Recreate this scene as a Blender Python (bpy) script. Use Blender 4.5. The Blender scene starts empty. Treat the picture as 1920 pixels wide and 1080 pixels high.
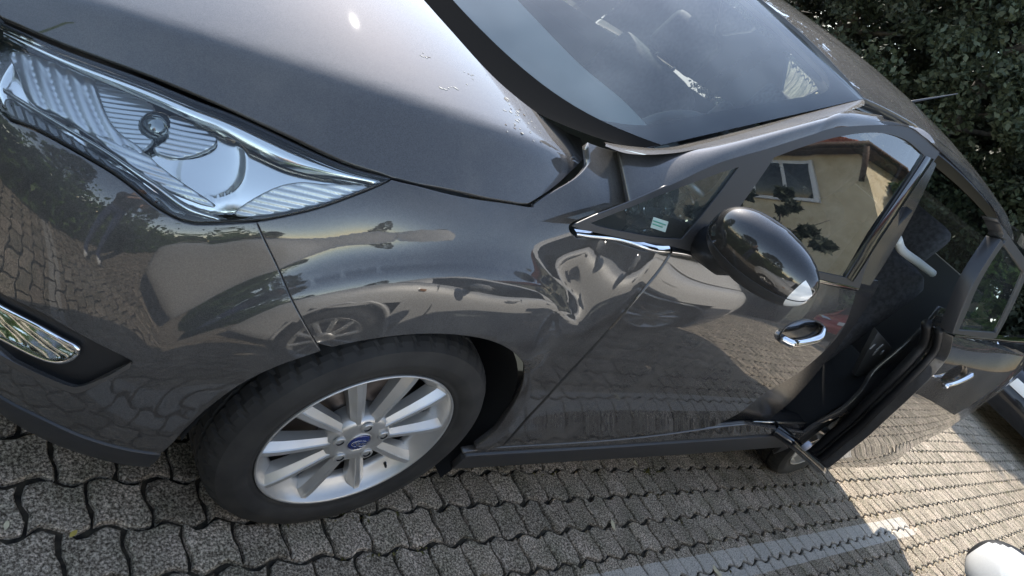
import bpy, bmesh, math, random
import numpy as np
from mathutils import Matrix, Vector
from mathutils.geometry import delaunay_2d_cdt

random.seed(7); rng = np.random.default_rng(7)
sc = bpy.context.scene
COL = sc.collection
rad = math.radians

# ------------------------------------------------------------------ camera
# world: X runs along the parked van from its front axle to the rear, Y from its left flank inwards, Z up
CAM = np.array([-0.969, -0.752, 1.377]); YAW, PITCH, ROLL = 0.655, -0.417, 0.694; FPX = 1373.0
fw = np.array([math.cos(PITCH)*math.cos(YAW), math.cos(PITCH)*math.sin(YAW), math.sin(PITCH)])
r0 = np.cross(fw, [0, 0, 1]); r0 /= np.linalg.norm(r0); u0 = np.cross(r0, fw)
RT = math.cos(ROLL)*r0 + math.sin(ROLL)*u0
UP = -math.sin(ROLL)*r0 + math.cos(ROLL)*u0
cd = bpy.data.cameras.new('camera'); cam = bpy.data.objects.new('camera', cd); COL.objects.link(cam)
cd.sensor_width = 36.0; cd.lens = FPX/1920*36; cd.clip_start = 0.02; cd.clip_end = 3000
cam.matrix_world = Matrix(((RT[0], UP[0], -fw[0], CAM[0]), (RT[1], UP[1], -fw[1], CAM[1]), (RT[2], UP[2], -fw[2], CAM[2]), (0, 0, 0, 1)))
sc.camera = cam

# ------------------------------------------------------------------ sky, sun, exposure
SUN_AZ, SUN_EL = 70.6, 33.0
w = bpy.data.worlds.new('World'); sc.world = w; w.use_nodes = True
wn = w.node_tree.nodes; wl = w.node_tree.links
sky = wn.new('ShaderNodeTexSky'); sky.sky_type = 'NISHITA'; sky.sun_disc = False
sky.sun_elevation = rad(SUN_EL); sky.sun_rotation = rad(90-SUN_AZ); sky.air_density = 1.0; sky.dust_density = 0.12; sky.ozone_density = 1.0
wm = wn.new('ShaderNodeMix'); wm.data_type = 'RGBA'; wm.blend_type = 'MULTIPLY'; wm.inputs[0].default_value = 1.0; wm.inputs[7].default_value = (1.17, 0.99, 0.86, 1)
wl.new(sky.outputs[0], wm.inputs[6]); wl.new(wm.outputs[2], wn['Background'].inputs[0]); wn['Background'].inputs[1].default_value = 0.15
sd = bpy.data.lights.new('sun', 'SUN'); sd.energy = 2.8; sd.angle = rad(0.53); sd.color = (1.0, 0.935, 0.84)
so = bpy.data.objects.new('sun', sd); COL.objects.link(so)
sv = Vector((math.cos(rad(SUN_EL))*math.cos(rad(SUN_AZ)), math.cos(rad(SUN_EL))*math.sin(rad(SUN_AZ)), math.sin(rad(SUN_EL))))
so.rotation_euler = sv.to_track_quat('Z', 'Y').to_euler(); so.location = (0, 0, 30)
sc.view_settings.view_transform = 'Standard'; sc.view_settings.look = 'None'
sc.view_settings.exposure = 1.85; sc.view_settings.gamma = 1.0
sc.render.engine = 'CYCLES'
sc.cycles.max_bounces = 10; sc.cycles.glossy_bounces = 6; sc.cycles.transparent_max_bounces = 16; sc.cycles.transmission_bounces = 8
sc.cycles.caustics_reflective = False; sc.cycles.caustics_refractive = False

# ------------------------------------------------------------------ pixel <-> space helpers (photo pixels, 1920 wide)
def ray(u, v): return fw + RT*(u-960)/FPX + UP*(540-v)/FPX
def at(u, v, x=None, y=None, z=None):
    d = ray(u, v)
    for i, a in enumerate((x, y, z)):
        if a is not None: return CAM + d*(a-CAM[i])/d[i]
def proj(P):
    d = np.atleast_2d(P) - CAM; zz = np.maximum(d @ fw, 1e-3)
    return np.stack([960 + FPX*(d @ RT)/zz, 540 - FPX*(d @ UP)/zz], 1)

def spl(xs):
    """natural cubic cardinal basis: returns f(q) -> (n, N)"""
    xs = np.asarray(xs, float); n = len(xs); h = np.diff(xs)
    A = np.zeros((n, n)); Rm = np.zeros((n, n)); A[0, 0] = A[-1, -1] = 1
    for i in range(1, n-1):
        A[i, i-1], A[i, i], A[i, i+1] = h[i-1], 2*(h[i-1]+h[i]), h[i]
        Rm[i, i-1] += 6/h[i-1]; Rm[i, i] -= 6/h[i-1]+6/h[i]; Rm[i, i+1] += 6/h[i]
    M = np.linalg.solve(A, Rm); I = np.eye(n)
    def f(q):
        q = np.clip(np.asarray(q, float), xs[0], xs[-1]); k = np.clip(np.searchsorted(xs, q)-1, 0, n-2)
        a = ((xs[k+1]-q)/h[k])[:, None]; b = ((q-xs[k])/h[k])[:, None]; hh = (h[k]**2)[:, None]/6
        return a*I[k]+b*I[k+1]+((a**3-a)*M[k]+(b**3-b)*M[k+1])*hh
    return f
def sm(a, b, x):
    t = np.clip((x-a)/(b-a), 0, 1); return t*t*(3-2*t)
def catmull(pts, n=6, closed=False):
    P = np.asarray(pts, float)
    if len(P) < 3:
        return np.array([P[0]+(P[1]-P[0])*t for t in np.linspace(0, 1, n+1)])
    if closed: Q = np.vstack([P[-1], P, P[0], P[1]])
    else: Q = np.vstack([2*P[0]-P[1], P, 2*P[-1]-P[-2]])
    out = []
    for i in range(1, len(Q)-2):
        p0, p1, p2, p3 = Q[i-1:i+3]
        for t in np.arange(n)/n:
            out.append(.5*(2*p1+(p2-p0)*t+(2*p0-5*p1+4*p2-p3)*t*t+(3*p1-p0-3*p2+p3)*t**3))
    if not closed: out.append(P[-1])
    return np.array(out)

# ------------------------------------------------------------------ materials
MATS = {}
def mat(name, col=(.5, .5, .5), rough=.5, metal=0., coat=0., coat_rough=.03, coat_ior=1.5, spec=.5, emit=None):
    m = bpy.data.materials.new(name); m.use_nodes = True
    b = m.node_tree.nodes['Principled BSDF']
    b.inputs['Base Color'].default_value = (*col, 1); b.inputs['Roughness'].default_value = rough
    b.inputs['Metallic'].default_value = metal; b.inputs['Coat Weight'].default_value = coat
    b.inputs['Coat Roughness'].default_value = coat_rough; b.inputs['Coat IOR'].default_value = coat_ior
    b.inputs['Specular IOR Level'].default_value = spec
    MATS[name] = m; return m
def nd(m, t): return m.node_tree.nodes.new(t)
def lk(m, a, b): m.node_tree.links.new(a, b)
def bsdf(m): return m.node_tree.nodes['Principled BSDF']
def noise_col(m, c1, c2, scale, lo=.35, hi=.65, detail=6, coord='Object', rough=None):
    tc = nd(m, 'ShaderNodeTexCoord'); n = nd(m, 'ShaderNodeTexNoise'); n.inputs['Scale'].default_value = scale; n.inputs['Detail'].default_value = detail
    lk(m, tc.outputs[coord], n.inputs['Vector'])
    r = nd(m, 'ShaderNodeValToRGB'); r.color_ramp.elements[0].position = lo; r.color_ramp.elements[1].position = hi
    r.color_ramp.elements[0].color = (*c1, 1); r.color_ramp.elements[1].color = (*c2, 1)
    lk(m, n.outputs[0], r.inputs[0]); lk(m, r.outputs[0], bsdf(m).inputs['Base Color'])
    if rough:
        mr = nd(m, 'ShaderNodeMapRange'); mr.inputs[3].default_value, mr.inputs[4].default_value = rough
        lk(m, n.outputs[0], mr.inputs[0]); lk(m, mr.outputs[0], bsdf(m).inputs['Roughness'])
    return n, r
def bump(m, scale, strength, dist=.002, coord='Object', detail=4):
    tc = nd(m, 'ShaderNodeTexCoord'); n = nd(m, 'ShaderNodeTexNoise'); n.inputs['Scale'].default_value = scale; n.inputs['Detail'].default_value = detail
    lk(m, tc.outputs[coord], n.inputs['Vector'])
    b = nd(m, 'ShaderNodeBump'); b.inputs['Strength'].default_value = strength; b.inputs['Distance'].default_value = dist
    lk(m, n.outputs[0], b.inputs['Height']); lk(m, b.outputs[0], bsdf(m).inputs['Normal'])

def car_paint(name, c, flake=(.7, 1.3), ior=1.55, rough=.80, metal=.6, dust=.16):
    m = mat(name, c, rough, metal, 1.0, .012, ior, spec=0.)
    tc = nd(m, 'ShaderNodeTexCoord')
    v = nd(m, 'ShaderNodeTexVoronoi'); v.inputs['Scale'].default_value = 900; lk(m, tc.outputs['Object'], v.inputs['Vector'])
    mr = nd(m, 'ShaderNodeMapRange'); mr.inputs[3].default_value, mr.inputs[4].default_value = flake
    sp = nd(m, 'ShaderNodeSeparateColor'); lk(m, v.outputs['Color'], sp.inputs[0]); lk(m, sp.outputs[0], mr.inputs[0])
    mx = nd(m, 'ShaderNodeVectorMath'); mx.operation = 'SCALE'; mx.inputs[0].default_value = c; lk(m, mr.outputs[0], mx.inputs['Scale'])
    # thin uneven road dust lying on the lacquer
    n = nd(m, 'ShaderNodeTexNoise'); n.inputs['Scale'].default_value = 5; n.inputs['Detail'].default_value = 9; n.inputs['Roughness'].default_value = .65; lk(m, tc.outputs['Object'], n.inputs['Vector'])
    mr2 = nd(m, 'ShaderNodeMapRange'); mr2.inputs[1].default_value = .45; mr2.inputs[2].default_value = .75; mr2.inputs[3].default_value = .02; mr2.inputs[4].default_value = dust
    lk(m, n.outputs[0], mr2.inputs[0])
    lk(m, mx.outputs[0], bsdf(m).inputs['Base Color'])
    d = nd(m, 'ShaderNodeBsdfDiffuse'); d.inputs[0].default_value = (.32, .29, .25, 1)
    ms = nd(m, 'ShaderNodeMixShader'); lk(m, mr2.outputs[0], ms.inputs[0]); lk(m, bsdf(m).outputs[0], ms.inputs[1]); lk(m, d.outputs[0], ms.inputs[2])
    lk(m, ms.outputs[0], m.node_tree.nodes['Material Output'].inputs['Surface'])
    return m
PAINT = car_paint('grey_metallic_paint', (.080, .075, .071), ior=1.66)
SILVER = car_paint('silver_paint', (.74, .72, .68), (.88, 1.12), 1.5, .5, .35, .05)
MIRP = car_paint('mirror_cap_paint', (.020, .019, .019), ior=1.6, rough=.5, dust=.04)
WHITEP = car_paint('white_paint', (.55, .54, .52), (.97, 1.03), 1.5, .5, .0, .03)
REDP = car_paint('red_paint', (.30, .015, .02), (.8, 1.2), 1.5, .4, .3, .03)
BLACKP = car_paint('black_paint', (.012, .012, .014), (.8, 1.2), 1.5, .3, .3, .03)
BLK = mat('black_plastic', (.016, .016, .017), .42); bump(BLK, 600, .12)
BLKG = mat('gloss_black_trim', (.008, .008, .009), .12, 0, .5, .05)
BLKS = mat('satin_dark_trim', (.035, .035, .037), .38); 
RUBBER = mat('tyre_rubber', (.026, .025, .024), .72); noise_col(RUBBER, (.021, .020, .0185), (.046, .043, .038), 14, .35, .75); bump(RUBBER, 300, .1)
SEAL = mat('door_seal_rubber', (.010, .010, .011), .55)
ALLOY = mat('silver_alloy', (.65, .64, .61), .36, .65, .4, .12); noise_col(ALLOY, (.54, .52, .48), (.70, .69, .66), 9, .3, .7)
DISC = mat('brake_disc_steel', (.16, .13, .11), .45, .8)
BRAKE = mat('brake_caliper_iron', (.05, .045, .04), .6, .4)
CHROME = mat('chrome', (.82, .82, .83), .05, 1.0)
CHROMED = mat('lamp_reflector_chrome', (.84, .83, .78), .13, 1.0)
DARKV = mat('void_black', (.006, .006, .006), .8)
LINER = mat('wheel_liner', (.014, .014, .014), .85)
BLUE = mat('cap_blue', (.012, .03, .16), .2, 0, .6, .04)
CABIN = mat('cabin_plastic', (.075, .075, .075), .6); bump(CABIN, 350, .2)
TRIMG = mat('cabin_trim_light', (.36, .38, .35), .7)
SEATF = mat('seat_fabric', (.03, .031, .034), .9); noise_col(SEATF, (.035, .035, .037), (.07, .07, .074), 60)
HEADL = mat('headliner_fabric', (.42, .42, .40), .9)
AMBER = mat('indicator_clear', (.75, .74, .72), .12, .0, 1, .03)

def glass(name, tint, dirt, ior=1.5, rough=0.0, dcol=(.62, .66, .66)):
    m = bpy.data.materials.new(name); m.use_nodes = True; nt = m.node_tree; nt.nodes.remove(nt.nodes['Principled BSDF'])
    t = nt.nodes.new('ShaderNodeBsdfTransparent'); t.inputs[0].default_value = (*tint, 1)
    g = nt.nodes.new('ShaderNodeBsdfGlossy'); g.inputs['Roughness'].default_value = rough; g.inputs[0].default_value = (1, 1, 1, 1)
    f = nt.nodes.new('ShaderNodeFresnel'); f.inputs[0].default_value = ior
    mx = nt.nodes.new('ShaderNodeMixShader'); nt.links.new(f.outputs[0], mx.inputs[0]); nt.links.new(t.outputs[0], mx.inputs[1]); nt.links.new(g.outputs[0], mx.inputs[2])
    d = nt.nodes.new('ShaderNodeBsdfDiffuse'); d.inputs[0].default_value = (*dcol, 1)
    tc = nt.nodes.new('ShaderNodeTexCoord'); n = nt.nodes.new('ShaderNodeTexNoise'); n.inputs['Scale'].default_value = 4; n.inputs['Detail'].default_value = 3
    nt.links.new(tc.outputs['Object'], n.inputs['Vector'])
    mr = nt.nodes.new('ShaderNodeMapRange'); mr.inputs[1].default_value = .3; mr.inputs[2].default_value = .8; mr.inputs[3].default_value = dirt*.4; mr.inputs[4].default_value = dirt*1.6
    nt.links.new(n.outputs[0], mr.inputs[0])
    m2 = nt.nodes.new('ShaderNodeMixShader'); nt.links.new(mr.outputs[0], m2.inputs[0]); nt.links.new(mx.outputs[0], m2.inputs[1]); nt.links.new(d.outputs[0], m2.inputs[2])
    nt.links.new(m2.outputs[0], nt.nodes['Material Output'].inputs['Surface']); MATS[name] = m
    return m
GLASS_W = glass('windscreen_glass', (.86, .93, .90), .115, 1.62)
GLASS_S = glass('side_window_glass', (.50, .56, .54), .015, 2.1)
GLASS_Q = glass('quarter_window_glass', (.88, .94, .90), .05, 1.5)
LENS = glass('headlight_lens', (.93, .95, .95), .012, 1.45)
GLASS_D = mat('dark_car_glass', (.010, .012, .012), .03, 0, 0, spec=.6)

# ------------------------------------------------------------------ object helpers
def obj(name, me, parent=None, m=None):
    o = bpy.data.objects.new(name, me); COL.objects.link(o)
    if parent is not None: o.parent = parent
    if m is not None and me is not None:
        me.materials.clear(); me.materials.append(m)
    return o
def mesh(name, V, F, N=None, smooth=True):
    me = bpy.data.meshes.new(name); me.from_pydata([tuple(map(float, v)) for v in V], [], [tuple(int(i) for i in f) for f in F])
    if smooth: me.polygons.foreach_set('use_smooth', [True]*len(me.polygons))
    me.update()
    if N is not None: me.normals_split_custom_set_from_vertices([tuple(map(float, n)) for n in N])
    return me
def empty(name, loc=(0, 0, 0), parent=None):
    o = bpy.data.objects.new(name, None); COL.objects.link(o); o.location = loc; o.empty_display_size = .2
    if parent is not None: o.parent = parent
    return o
def tag(o, label=None, cat=None, group=None, kind=None):
    if label: o['label'] = label
    if cat: o['category'] = cat
    if group: o['group'] = group
    if kind: o['kind'] = kind
    return o
def sub(me_or_obj, lv=1): pass
def bevel_box(sx, sy, sz, b=.01, seg=2):
    bm = bmesh.new(); bmesh.ops.create_cube(bm, size=1); bmesh.ops.scale(bm, vec=(sx, sy, sz), verts=bm.verts)
    if b > 0: bmesh.ops.bevel(bm, geom=list(bm.edges), offset=b, segments=seg, affect='EDGES', profile=.6)
    me = bpy.data.meshes.new('box'); bm.to_mesh(me); bm.free()
    me.polygons.foreach_set('use_smooth', [True]*len(me.polygons)); return me
def box(name, c, s, m, parent=None, b=.01, rot=None):
    o = obj(name, bevel_box(*s, b), parent, m); o.location = c
    if rot: o.rotation_euler = rot
    return o
def tube(pts, r, n=10, closed=False, caps=True, flat=1.0):
    """round tube through points; r scalar or per-point"""
    P = np.asarray(pts, float); m = len(P); r = np.broadcast_to(r, (m,)); V = []; F = []
    T = np.gradient(P, axis=0); T /= np.linalg.norm(T, axis=1)[:, None]
    ref = np.array([0, 0, 1.]) if abs(T[0][2]) < .9 else np.array([1., 0, 0])
    for i in range(m):
        a = np.cross(T[i], ref); a /= np.linalg.norm(a); b = np.cross(a, T[i]); 
        for k in range(n):
            t = 2*math.pi*k/n; V.append(P[i]+r[i]*(math.cos(t)*a+flat*math.sin(t)*b))
    for i in range(m-1):
        for k in range(n): F.append((i*n+k, i*n+(k+1) % n, (i+1)*n+(k+1) % n, (i+1)*n+k))
    if closed:
        for k in range(n): F.append(((m-1)*n+k, (m-1)*n+(k+1) % n, (k+1) % n, k))
    elif caps: F.append(tuple(range(n))[::-1]); F.append(tuple((m-1)*n+k for k in range(n)))
    return mesh('tube', V, F)
def lathe(prof, n=96, axis='y', mod=None, closed=False):
    """prof: list of (radius, offset along axis)"""
    V = []; F = []; m = len(prof)
    for j in range(n):
        t = 2*math.pi*j/n
        for i, (r, a) in enumerate(prof):
            rr, aa = (r, a) if mod is None else mod(i, j, r, a)
            V.append((rr*math.cos(t), aa, rr*math.sin(t)) if axis == 'y' else (rr*math.cos(t), rr*math.sin(t), aa))
    for j in range(n):
        j2 = (j+1) % n
        for i in range(m-1): F.append((j*m+i, j2*m+i, j2*m+i+1, j*m+i+1))
        if closed: F.append((j*m+m-1, j2*m+m-1, j2*m, j*m))
    return mesh('lathe', V, F)
def grid_mesh(P, flip=False, N=None):
    a, b = P.shape[:2]; V = P.reshape(-1, 3); F = []
    for i in range(a-1):
        for j in range(b-1):
            q = (i*b+j, (i+1)*b+j, (i+1)*b+j+1, i*b+j+1); F.append(q[::-1] if flip else q)
    return mesh('grid', V, F, N)
def inpoly(P, poly):
    x, y = P[:, 0], P[:, 1]; ins = np.zeros(len(P), bool); j = len(poly)-1
    for i in range(len(poly)):
        xi, yi = poly[i]; xj, yj = poly[j]
        if yi != yj: ins ^= ((yi > y) != (yj > y)) & (x < (xj-xi)*(y-yi)/(yj-yi)+xi)
        j = i
    return ins
def polydist(P, poly):
    d = np.full(len(P), 1e9)
    for i in range(len(poly)):
        a = poly[i]; b = poly[(i+1) % len(poly)]; ab = b-a; L = max(ab @ ab, 1e-12)
        t = np.clip(((P-a) @ ab)/L, 0, 1); d = np.minimum(d, np.linalg.norm(P-(a+t[:, None]*ab), axis=1))
    return d

class Surf:
    """parametric sheet with a pixel lookup"""
    def __init__(s, fn, u0, u1, v0, v1, nu=220, nv=120, flip=1):
        s.fn = fn; s.flip = flip; s.b = (u0, u1, v0, v1)
        U, V = np.meshgrid(np.linspace(u0, u1, nu), np.linspace(v0, v1, nv), indexing='ij')
        s.g = np.stack([U.ravel(), V.ravel()], 1); P = s.P(s.g); N = s.N(s.g)
        px = proj(P); vis = ((P-CAM)*N).sum(1) < 0
        vis &= ((P-CAM) @ fw) > .05
        s.px = np.where(vis[:, None], px, 1e7)
    def P(s, q, off=0.0):
        q = np.atleast_2d(q).astype(float); p = s.fn(q[:, 0], q[:, 1])
        if np.any(np.asarray(off) != 0): p = p + s.N(q)*np.asarray(off).reshape(-1, 1)
        return p
    def N(s, q):
        q = np.atleast_2d(q).astype(float); e = 1e-3
        du = s.fn(q[:, 0]+e, q[:, 1])-s.fn(q[:, 0]-e, q[:, 1]); dv = s.fn(q[:, 0], q[:, 1]+e)-s.fn(q[:, 0], q[:, 1]-e)
        n = np.cross(du, dv)*s.flip; return n/np.maximum(np.linalg.norm(n, axis=1)[:, None], 1e-12)
    def inv(s, pts):
        out = []
        for p in np.atleast_2d(np.asarray(pts, float)):
            k = np.argmin(((s.px-p)**2).sum(1)); q = s.g[k].copy()
            for _ in range(12):
                f = proj(s.P(q))[0]-p; e = 1e-4
                J = np.stack([(proj(s.P(q+[e, 0]))[0]-p-f)/e, (proj(s.P(q+[0, e]))[0]-p-f)/e], 1)
                try: st = np.linalg.solve(J, -f)
                except np.linalg.LinAlgError: break
                q = q+np.clip(st, -.05, .05)
            if np.linalg.norm(proj(s.P(q))[0]-p) > 3: q = s.g[k].copy()
            out.append(q)
        return np.array(out)
    def outline(s, segs, n=6):
        """segs: list of pixel polylines, each smoothed; corners where they meet"""
        pts = []
        for g in segs:
            c = catmull(s.inv(g), n); pts.append(c[:-1])
        return np.vstack(pts)

def resample(poly, step):
    out = []
    for i in range(len(poly)):
        a = poly[i]; b = poly[(i+1) % len(poly)]; L = np.linalg.norm(b-a)
        if L < 1e-5: continue
        k = max(1, int(math.ceil(L/step)))
        for j in range(k): out.append(a+(b-a)*j/k)
    # drop near duplicates
    o = [out[0]]
    for p in out[1:]:
        if np.linalg.norm(p-o[-1]) > step*.12: o.append(p)
    return np.array(o)
def area(poly):
    x, y = poly[:, 0], poly[:, 1]; return .5*np.sum(x*np.roll(y, -1)-y*np.roll(x, -1))
def inset(poly, d):
    if area(poly) < 0: poly = poly[::-1]
    n = len(poly); t = np.roll(poly, -1, 0)-np.roll(poly, 1, 0); t /= np.maximum(np.linalg.norm(t, axis=1)[:, None], 1e-9)
    nn = np.stack([-t[:, 1], t[:, 0]], 1); return poly+nn*d

def panel(name, surf, poly, parent, m, off=0.0, step=.02, holes=(), gap=.0022, rim=.018, edge=.0018, offfn=None, lines=()):
    poly = resample(np.asarray(poly, float), step*.8)
    if area(poly) < 0: poly = poly[::-1]
    if gap: poly = inset(poly, gap)
    holes = [resample(np.asarray(h, float), step*.8) for h in holes]
    lo, hi = poly.min(0), poly.max(0)
    gx, gy = np.meshgrid(np.arange(lo[0]+step/2, hi[0], step), np.arange(lo[1]+step/2, hi[1], step), indexing='ij')
    G = np.stack([gx.ravel(), gy.ravel()], 1)
    if len(G):
        k = inpoly(G, poly) & (polydist(G, poly) > step*.55)
        for h in holes: k &= ~inpoly(G, h) & (polydist(G, h) > step*.55)
        G = G[k]
    verts = list(map(tuple, poly)); edges = [(i, (i+1) % len(poly)) for i in range(len(poly))]
    for h in holes:
        b = len(verts); verts += list(map(tuple, h)); edges += [(b+i, b+(i+1) % len(h)) for i in range(len(h))]
    for ln in lines:
        ln = np.asarray(ln); k = inpoly(ln, poly) & (polydist(ln, poly) > step*.5); ln = ln[k]
        if len(G) and len(ln):
            dd = np.full(len(G), 1e9)
            for q0 in ln: dd = np.minimum(dd, np.hypot(G[:, 0]-q0[0], G[:, 1]-q0[1]))
            G = G[dd > step*.5]
        G = np.vstack([G, ln])
    verts += list(map(tuple, G))
    r = delaunay_2d_cdt([Vector(map(float, v)) for v in verts], edges, [], 0, 1e-6)
    V2 = np.array([tuple(v) for v in r[0]]); T = np.array([tuple(f) for f in r[2]])
    c = V2[T].mean(1); k = inpoly(c, poly)
    for h in holes: k &= ~inpoly(c, h)
    T = T[k]
    a3 = (V2[T[:, 1], 0]-V2[T[:, 0], 0])*(V2[T[:, 2], 1]-V2[T[:, 0], 1])-(V2[T[:, 2], 0]-V2[T[:, 0], 0])*(V2[T[:, 1], 1]-V2[T[:, 0], 1])
    T[a3 < 0] = T[a3 < 0][:, ::-1]
    if surf.flip < 0: T = T[:, ::-1]
    used = np.unique(T); mp = -np.ones(len(V2), int); mp[used] = np.arange(len(used)); V2 = V2[used]; T = mp[T]
    N = surf.N(V2)
    P = surf.P(V2) + N*(off if offfn is None else (off+offfn(V2)).reshape(-1, 1))
    if offfn is not None: N2 = None
    V = list(P); NN = list(N); F = [tuple(t) for t in T]
    # turned edge
    ec = {}
    for t in T:
        for i in range(3):
            e = (t[i], t[(i+1) % 3]); ec[e] = 1
    bd = [e for e in ec if (e[1], e[0]) not in ec]
    if rim > 0:
        outd = {}
        for a, b in bd:
            tdir = P[b]-P[a]; tdir /= max(np.linalg.norm(tdir), 1e-9)
            for q in (a, b):
                o = np.cross(tdir, N[q]); outd[q] = outd.get(q, 0)+o
        i1 = {}; i2 = {}
        for q, o in outd.items():
            o = o/max(np.linalg.norm(o), 1e-9)
            i1[q] = len(V); V.append(P[q]+o*edge-N[q]*edge); n1 = o+N[q]*.6; NN.append(n1/np.linalg.norm(n1))
            i2[q] = len(V); V.append(P[q]+o*edge-N[q]*rim); NN.append(o)
        for a, b in bd:
            F.append((b, a, i1[a], i1[b])); F.append((i1[b], i1[a], i2[a], i2[b]))
    me = mesh(name, V, F, NN if offfn is None else None)
    return obj(name, me, parent, m)
def px_line(surf, pts, off=0.0, n=8):
    return surf.P(catmull(surf.inv(pts), n), off)
def strip(name, A, B, parent, m, rows=6, bulge=0.0, outdir=None, flip=False):
    """loft between two 3D polylines with a rounded bulge"""
    A = np.asarray(A); B = np.asarray(B); n = max(len(A), len(B))*3
    def rs(L):
        d = np.r_[0, np.cumsum(np.linalg.norm(np.diff(L, axis=0), axis=1))]; t = np.linspace(0, d[-1], n)
        return np.stack([np.interp(t, d, L[:, k]) for k in range(3)], 1)
    A, B = rs(A), rs(B); G = []
    for k in range(rows+1):
        t = k/rows; p = A+(B-A)*t
        if bulge: p = p+np.asarray(outdir)*bulge*4*t*(1-t)
        G.append(p)
    return obj(name, grid_mesh(np.array(G), flip), parent, m)
exec_marker = None

# ================================================================== GROUND: interlocking pavers
YC = 0.914                     # centre line of the van
PX_, PY_ = 0.1135, 0.112       # paver pitch
ROT = rad(-1.7)                 # rows run almost parallel to the van
PAVE = mat('concrete_paver', (.25, .23, .21), .9)
def paver_material(m):
    geo = nd(m, 'ShaderNodeNewGeometry'); tc = nd(m, 'ShaderNodeTexCoord')
    n1 = nd(m, 'ShaderNodeTexNoise'); n1.inputs['Scale'].default_value = 170; n1.inputs['Detail'].default_value = 5; n1.inputs['Roughness'].default_value = .8; lk(m, geo.outputs['Position'], n1.inputs['Vector'])
    r1 = nd(m, 'ShaderNodeValToRGB'); e = r1.color_ramp.elements
    e[0].position = .40; e[0].color = (.058, .045, .031, 1); e[1].position = .62; e[1].color = (.82, .72, .58, 1)
    x = e.new(.50); x.color = (.275, .235, .187, 1)
    lk(m, n1.outputs[0], r1.inputs[0])
    n2 = nd(m, 'ShaderNodeTexNoise'); n2.inputs['Scale'].default_value = 9; n2.inputs['Detail'].default_value = 8; lk(m, geo.outputs['Position'], n2.inputs['Vector'])
    r2 = nd(m, 'ShaderNodeValToRGB'); e = r2.color_ramp.elements
    e[0].position = .32; e[0].color = (.70, .70, .62, 1); e[1].position = .68; e[1].color = (1.20, 1.13, 1.08, 1)
    lk(m, n2.outputs[0], r2.inputs[0])
    mu = nd(m, 'ShaderNodeMix'); mu.data_type = 'RGBA'; mu.blend_type = 'MULTIPLY'; mu.inputs[0].default_value = 1
    lk(m, r1.outputs[0], mu.inputs[6]); lk(m, r2.outputs[0], mu.inputs[7])
    oi = nd(m, 'ShaderNodeObjectInfo'); at_ = nd(m, 'ShaderNodeAttribute'); at_.attribute_name = 'tone'
    ad = nd(m, 'ShaderNodeMath'); ad.operation = 'ADD'; lk(m, oi.outputs['Random'], ad.inputs[0]); lk(m, at_.outputs['Fac'], ad.inputs[1])
    fr = nd(m, 'ShaderNodeMath'); fr.operation = 'FRACT'; lk(m, ad.outputs[0], fr.inputs[0])
    mr = nd(m, 'ShaderNodeMapRange'); mr.inputs[3].default_value = .82; mr.inputs[4].default_value = 1.16; lk(m, fr.outputs[0], mr.inputs[0])
    sc_ = nd(m, 'ShaderNodeVectorMath'); sc_.operation = 'SCALE'; lk(m, mu.outputs[2], sc_.inputs[0]); lk(m, mr.outputs[0], sc_.inputs['Scale'])
    # worn white parking line: a strip of paint across the blocks
    mp = nd(m, 'ShaderNodeMapping'); mp.vector_type = 'POINT'; mp.inputs['Rotation'].default_value = (0, 0, -LINE_ROT); lk(m, geo.outputs['Position'], mp.inputs['Vector'])
    sx = nd(m, 'ShaderNodeSeparateXYZ'); lk(m, mp.outputs[0], sx.inputs[0])
    n3 = nd(m, 'ShaderNodeTexNoise'); n3.inputs['Scale'].default_value = 60; n3.inputs['Detail'].default_value = 3; lk(m, geo.outputs['Position'], n3.inputs['Vector'])
    def mth(op, a, b):
        q = nd(m, 'ShaderNodeMath'); q.operation = op
        for i, z in enumerate((a, b)):
            if isinstance(z, (int, float)): q.inputs[i].default_value = z
            else: lk(m, z, q.inputs[i])
        return q.outputs[0]
    wob = mth('MULTIPLY', mth('SUBTRACT', n3.outputs[0], .5), .012)
    dy = mth('ABSOLUTE', mth('SUBTRACT', mth('ADD', sx.outputs[1], wob), LINE_Y), 0)
    inl = mth('LESS_THAN', dy, LINE_W/2); ex = mth('LESS_THAN', sx.outputs[0], LINE_X1)
    wear = nd(m, 'ShaderNodeMapRange'); wear.inputs[1].default_value = .35; wear.inputs[2].default_value = .55; wear.inputs[3].default_value = .25; wear.inputs[4].default_value = .82
    lk(m, n1.outputs[0], wear.inputs[0])
    fac = mth('MULTIPLY', mth('MULTIPLY', inl, ex), wear.outputs[0])
    pm = nd(m, 'ShaderNodeMix'); pm.data_type = 'RGBA'; lk(m, fac, pm.inputs[0]); lk(m, sc_.outputs[0], pm.inputs[6]); pm.inputs[7].default_value = (.62, .575, .50, 1)
    lk(m, pm.outputs[2], bsdf(m).inputs['Base Color'])
    b = nd(m, 'ShaderNodeBump'); b.inputs['Strength'].default_value = .8; b.inputs['Distance'].default_value = .003; lk(m, n1.outputs[0], b.inputs['Height']); lk(m, b.outputs[0], bsdf(m).inputs['Normal'])
    bsdf(m).inputs['Specular IOR Level'].default_value = .25
LINE_ROT = ROT; LINE_W = .118; LINE_X1 = 3.98; LINE_Y = -.258
paver_material(PAVE)
SOIL = mat('joint_soil', (.02, .016, .012), .95); noise_col(SOIL, (.014, .011, .008), (.060, .048, .030), 55); bump(SOIL, 120, .6, .004)
ground = obj('ground', mesh('ground', [(-400, -400, -.013), (400, -400, -.013), (400, 400, -.013), (-400, 400, -.013)], [(0, 1, 2, 3)], smooth=False), None, SOIL)
tag(ground, kind='structure')

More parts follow.
